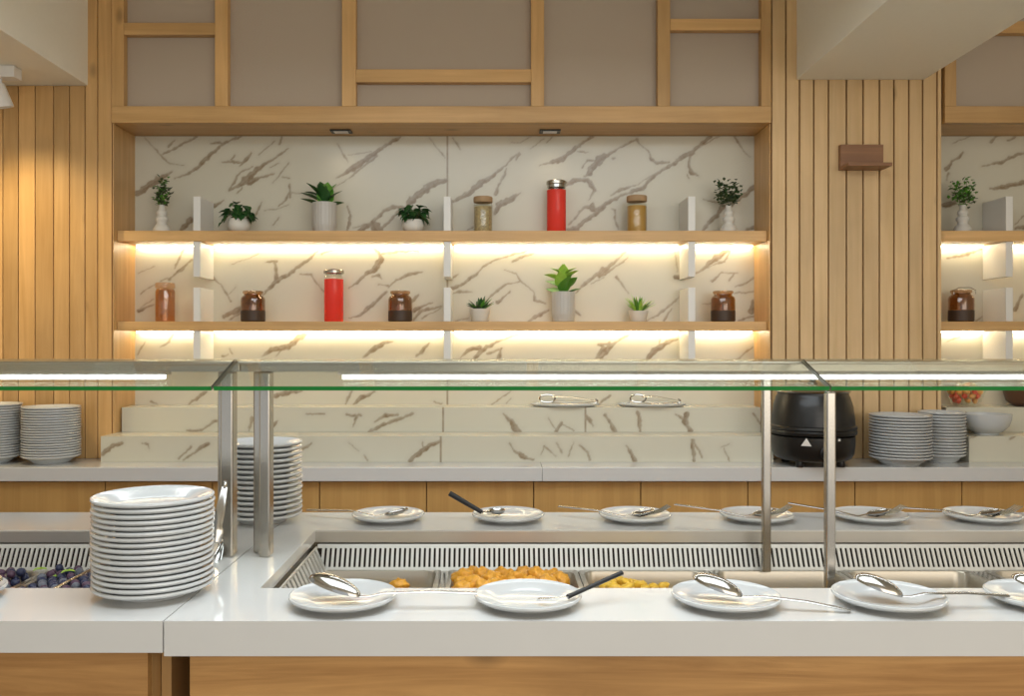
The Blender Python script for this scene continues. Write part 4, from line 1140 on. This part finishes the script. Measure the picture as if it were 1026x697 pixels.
# ------------------------------------------------------------ plates with tongs on the rear riser
for i, px in enumerate((566, 653)):
    y = 3.82
    ov = put_plate(PX(px, y), y, ZU+.0005, .092, .014, .6, ['oval white plate with tongs, left of the two on the rear marble step', 'oval white plate with tongs, right of the two on the rear marble step'][i], None, 'oval_plate'); ov.scale = (1.6, 1, 1)
    c = P(px-14 if i == 0 else px-10, 398, 3.78); e = P(px+30 if i == 0 else px+26, 399, 3.80)
    c.z = ZU+.033; e.z = ZU+.024
    tt = tongs('serving_tongs', e, c, .014, .010, ['steel tongs on the left plate of the rear marble step', 'steel tongs on the right plate of the rear marble step'][i], 'tongs on the rear step', sidev=(0, 1, .2))
    m = MB(); pts = []
    for k in range(19): a_ = 2*PI*k/18; pts.append(c+Vector((math.cos(a_)*.034-.016, .012*math.sin(a_), math.sin(a_)*.016+.004)))
    m.tube(pts, .0035, 8); m.build('scoop_end', chrome, tt, smooth=True)
# ------------------------------------------------------------ bowls at right
y = 3.668
o = MB().lathe([(0, 0), (.045, 0), (.046, .006), (.060, .012), (.083, .035), (.093, .065), (.0945, .085), (.0905, .085), (.088, .064), (.078, .036), (.055, .016), (0, .012)], n=48).build('salad_bowl', porcelain, None, smooth=True, ang=50)
o.location = (PX(988.5, y), y, ZL+.0005); tag(o, 'empty white porcelain bowl on the low marble step at right', 'bowl')
def gbowl(px, y, z, r, label):
    x = PX(px, y)
    o = MB().lathe([(0, 0), (r*.5, 0), (r*.75, .02), (r, .07), (r*.97, .07), (r*.72, .023), (r*.48, .005), (0, .005)], n=40).build('glass_bowl', glass_c, None, smooth=True, ang=50)
    o.location = (x, y, z); return tag(o, label, 'bowl')
gy = 3.835
gx = PX(967, gy)
gbowl(967, gy, ZU+.0005, .083, 'clear bowl of cut fruit on the rear marble step at right')
protos = [blob_mesh('fruit_piece', m_, .013, i+60, 1.2, .9, .8, .3, 7) for i, m_ in enumerate((fruit_r, fruit_o, fruit_y, fruit_o))]
random.seed(77); spots = []
for L_, (rr, zz, n_) in enumerate(((.042, .026, 7), (.052, .046, 10), (.03, .048, 5), (.06, .066, 12), (.034, .068, 7), (.03, .088, 5), (.0, .09, 1))):
    for k in range(n_):
        a_ = 2*PI*k/n_+L_*.4; spots.append((gx+rr*math.cos(a_), gy+rr*math.sin(a_), ZU+zz, random.uniform(.85, 1.05), R3()))
scatter(protos, spots, lambda k: ['red piece of cut fruit in the clear bowl', 'orange piece of cut fruit in the clear bowl', 'pale piece of cut fruit in the clear bowl', 'orange piece of cut fruit in the clear bowl'][k], 'fruit', 'cut fruit in the clear bowl')
o = MB().lathe([(0, 0), (.04, 0), (.07, .022), (.083, .07), (.079, .07), (.066, .025), (0, .008)], n=40).build('dark_bowl', plain('dark_wood_bowl', (.10, .045, .025), .4), None, smooth=True, ang=50)
o.location = (PX(1026, gy), gy, ZU+.0005); tag(o, 'dark brown bowl on the rear marble step, cut by the right frame edge', 'bowl')
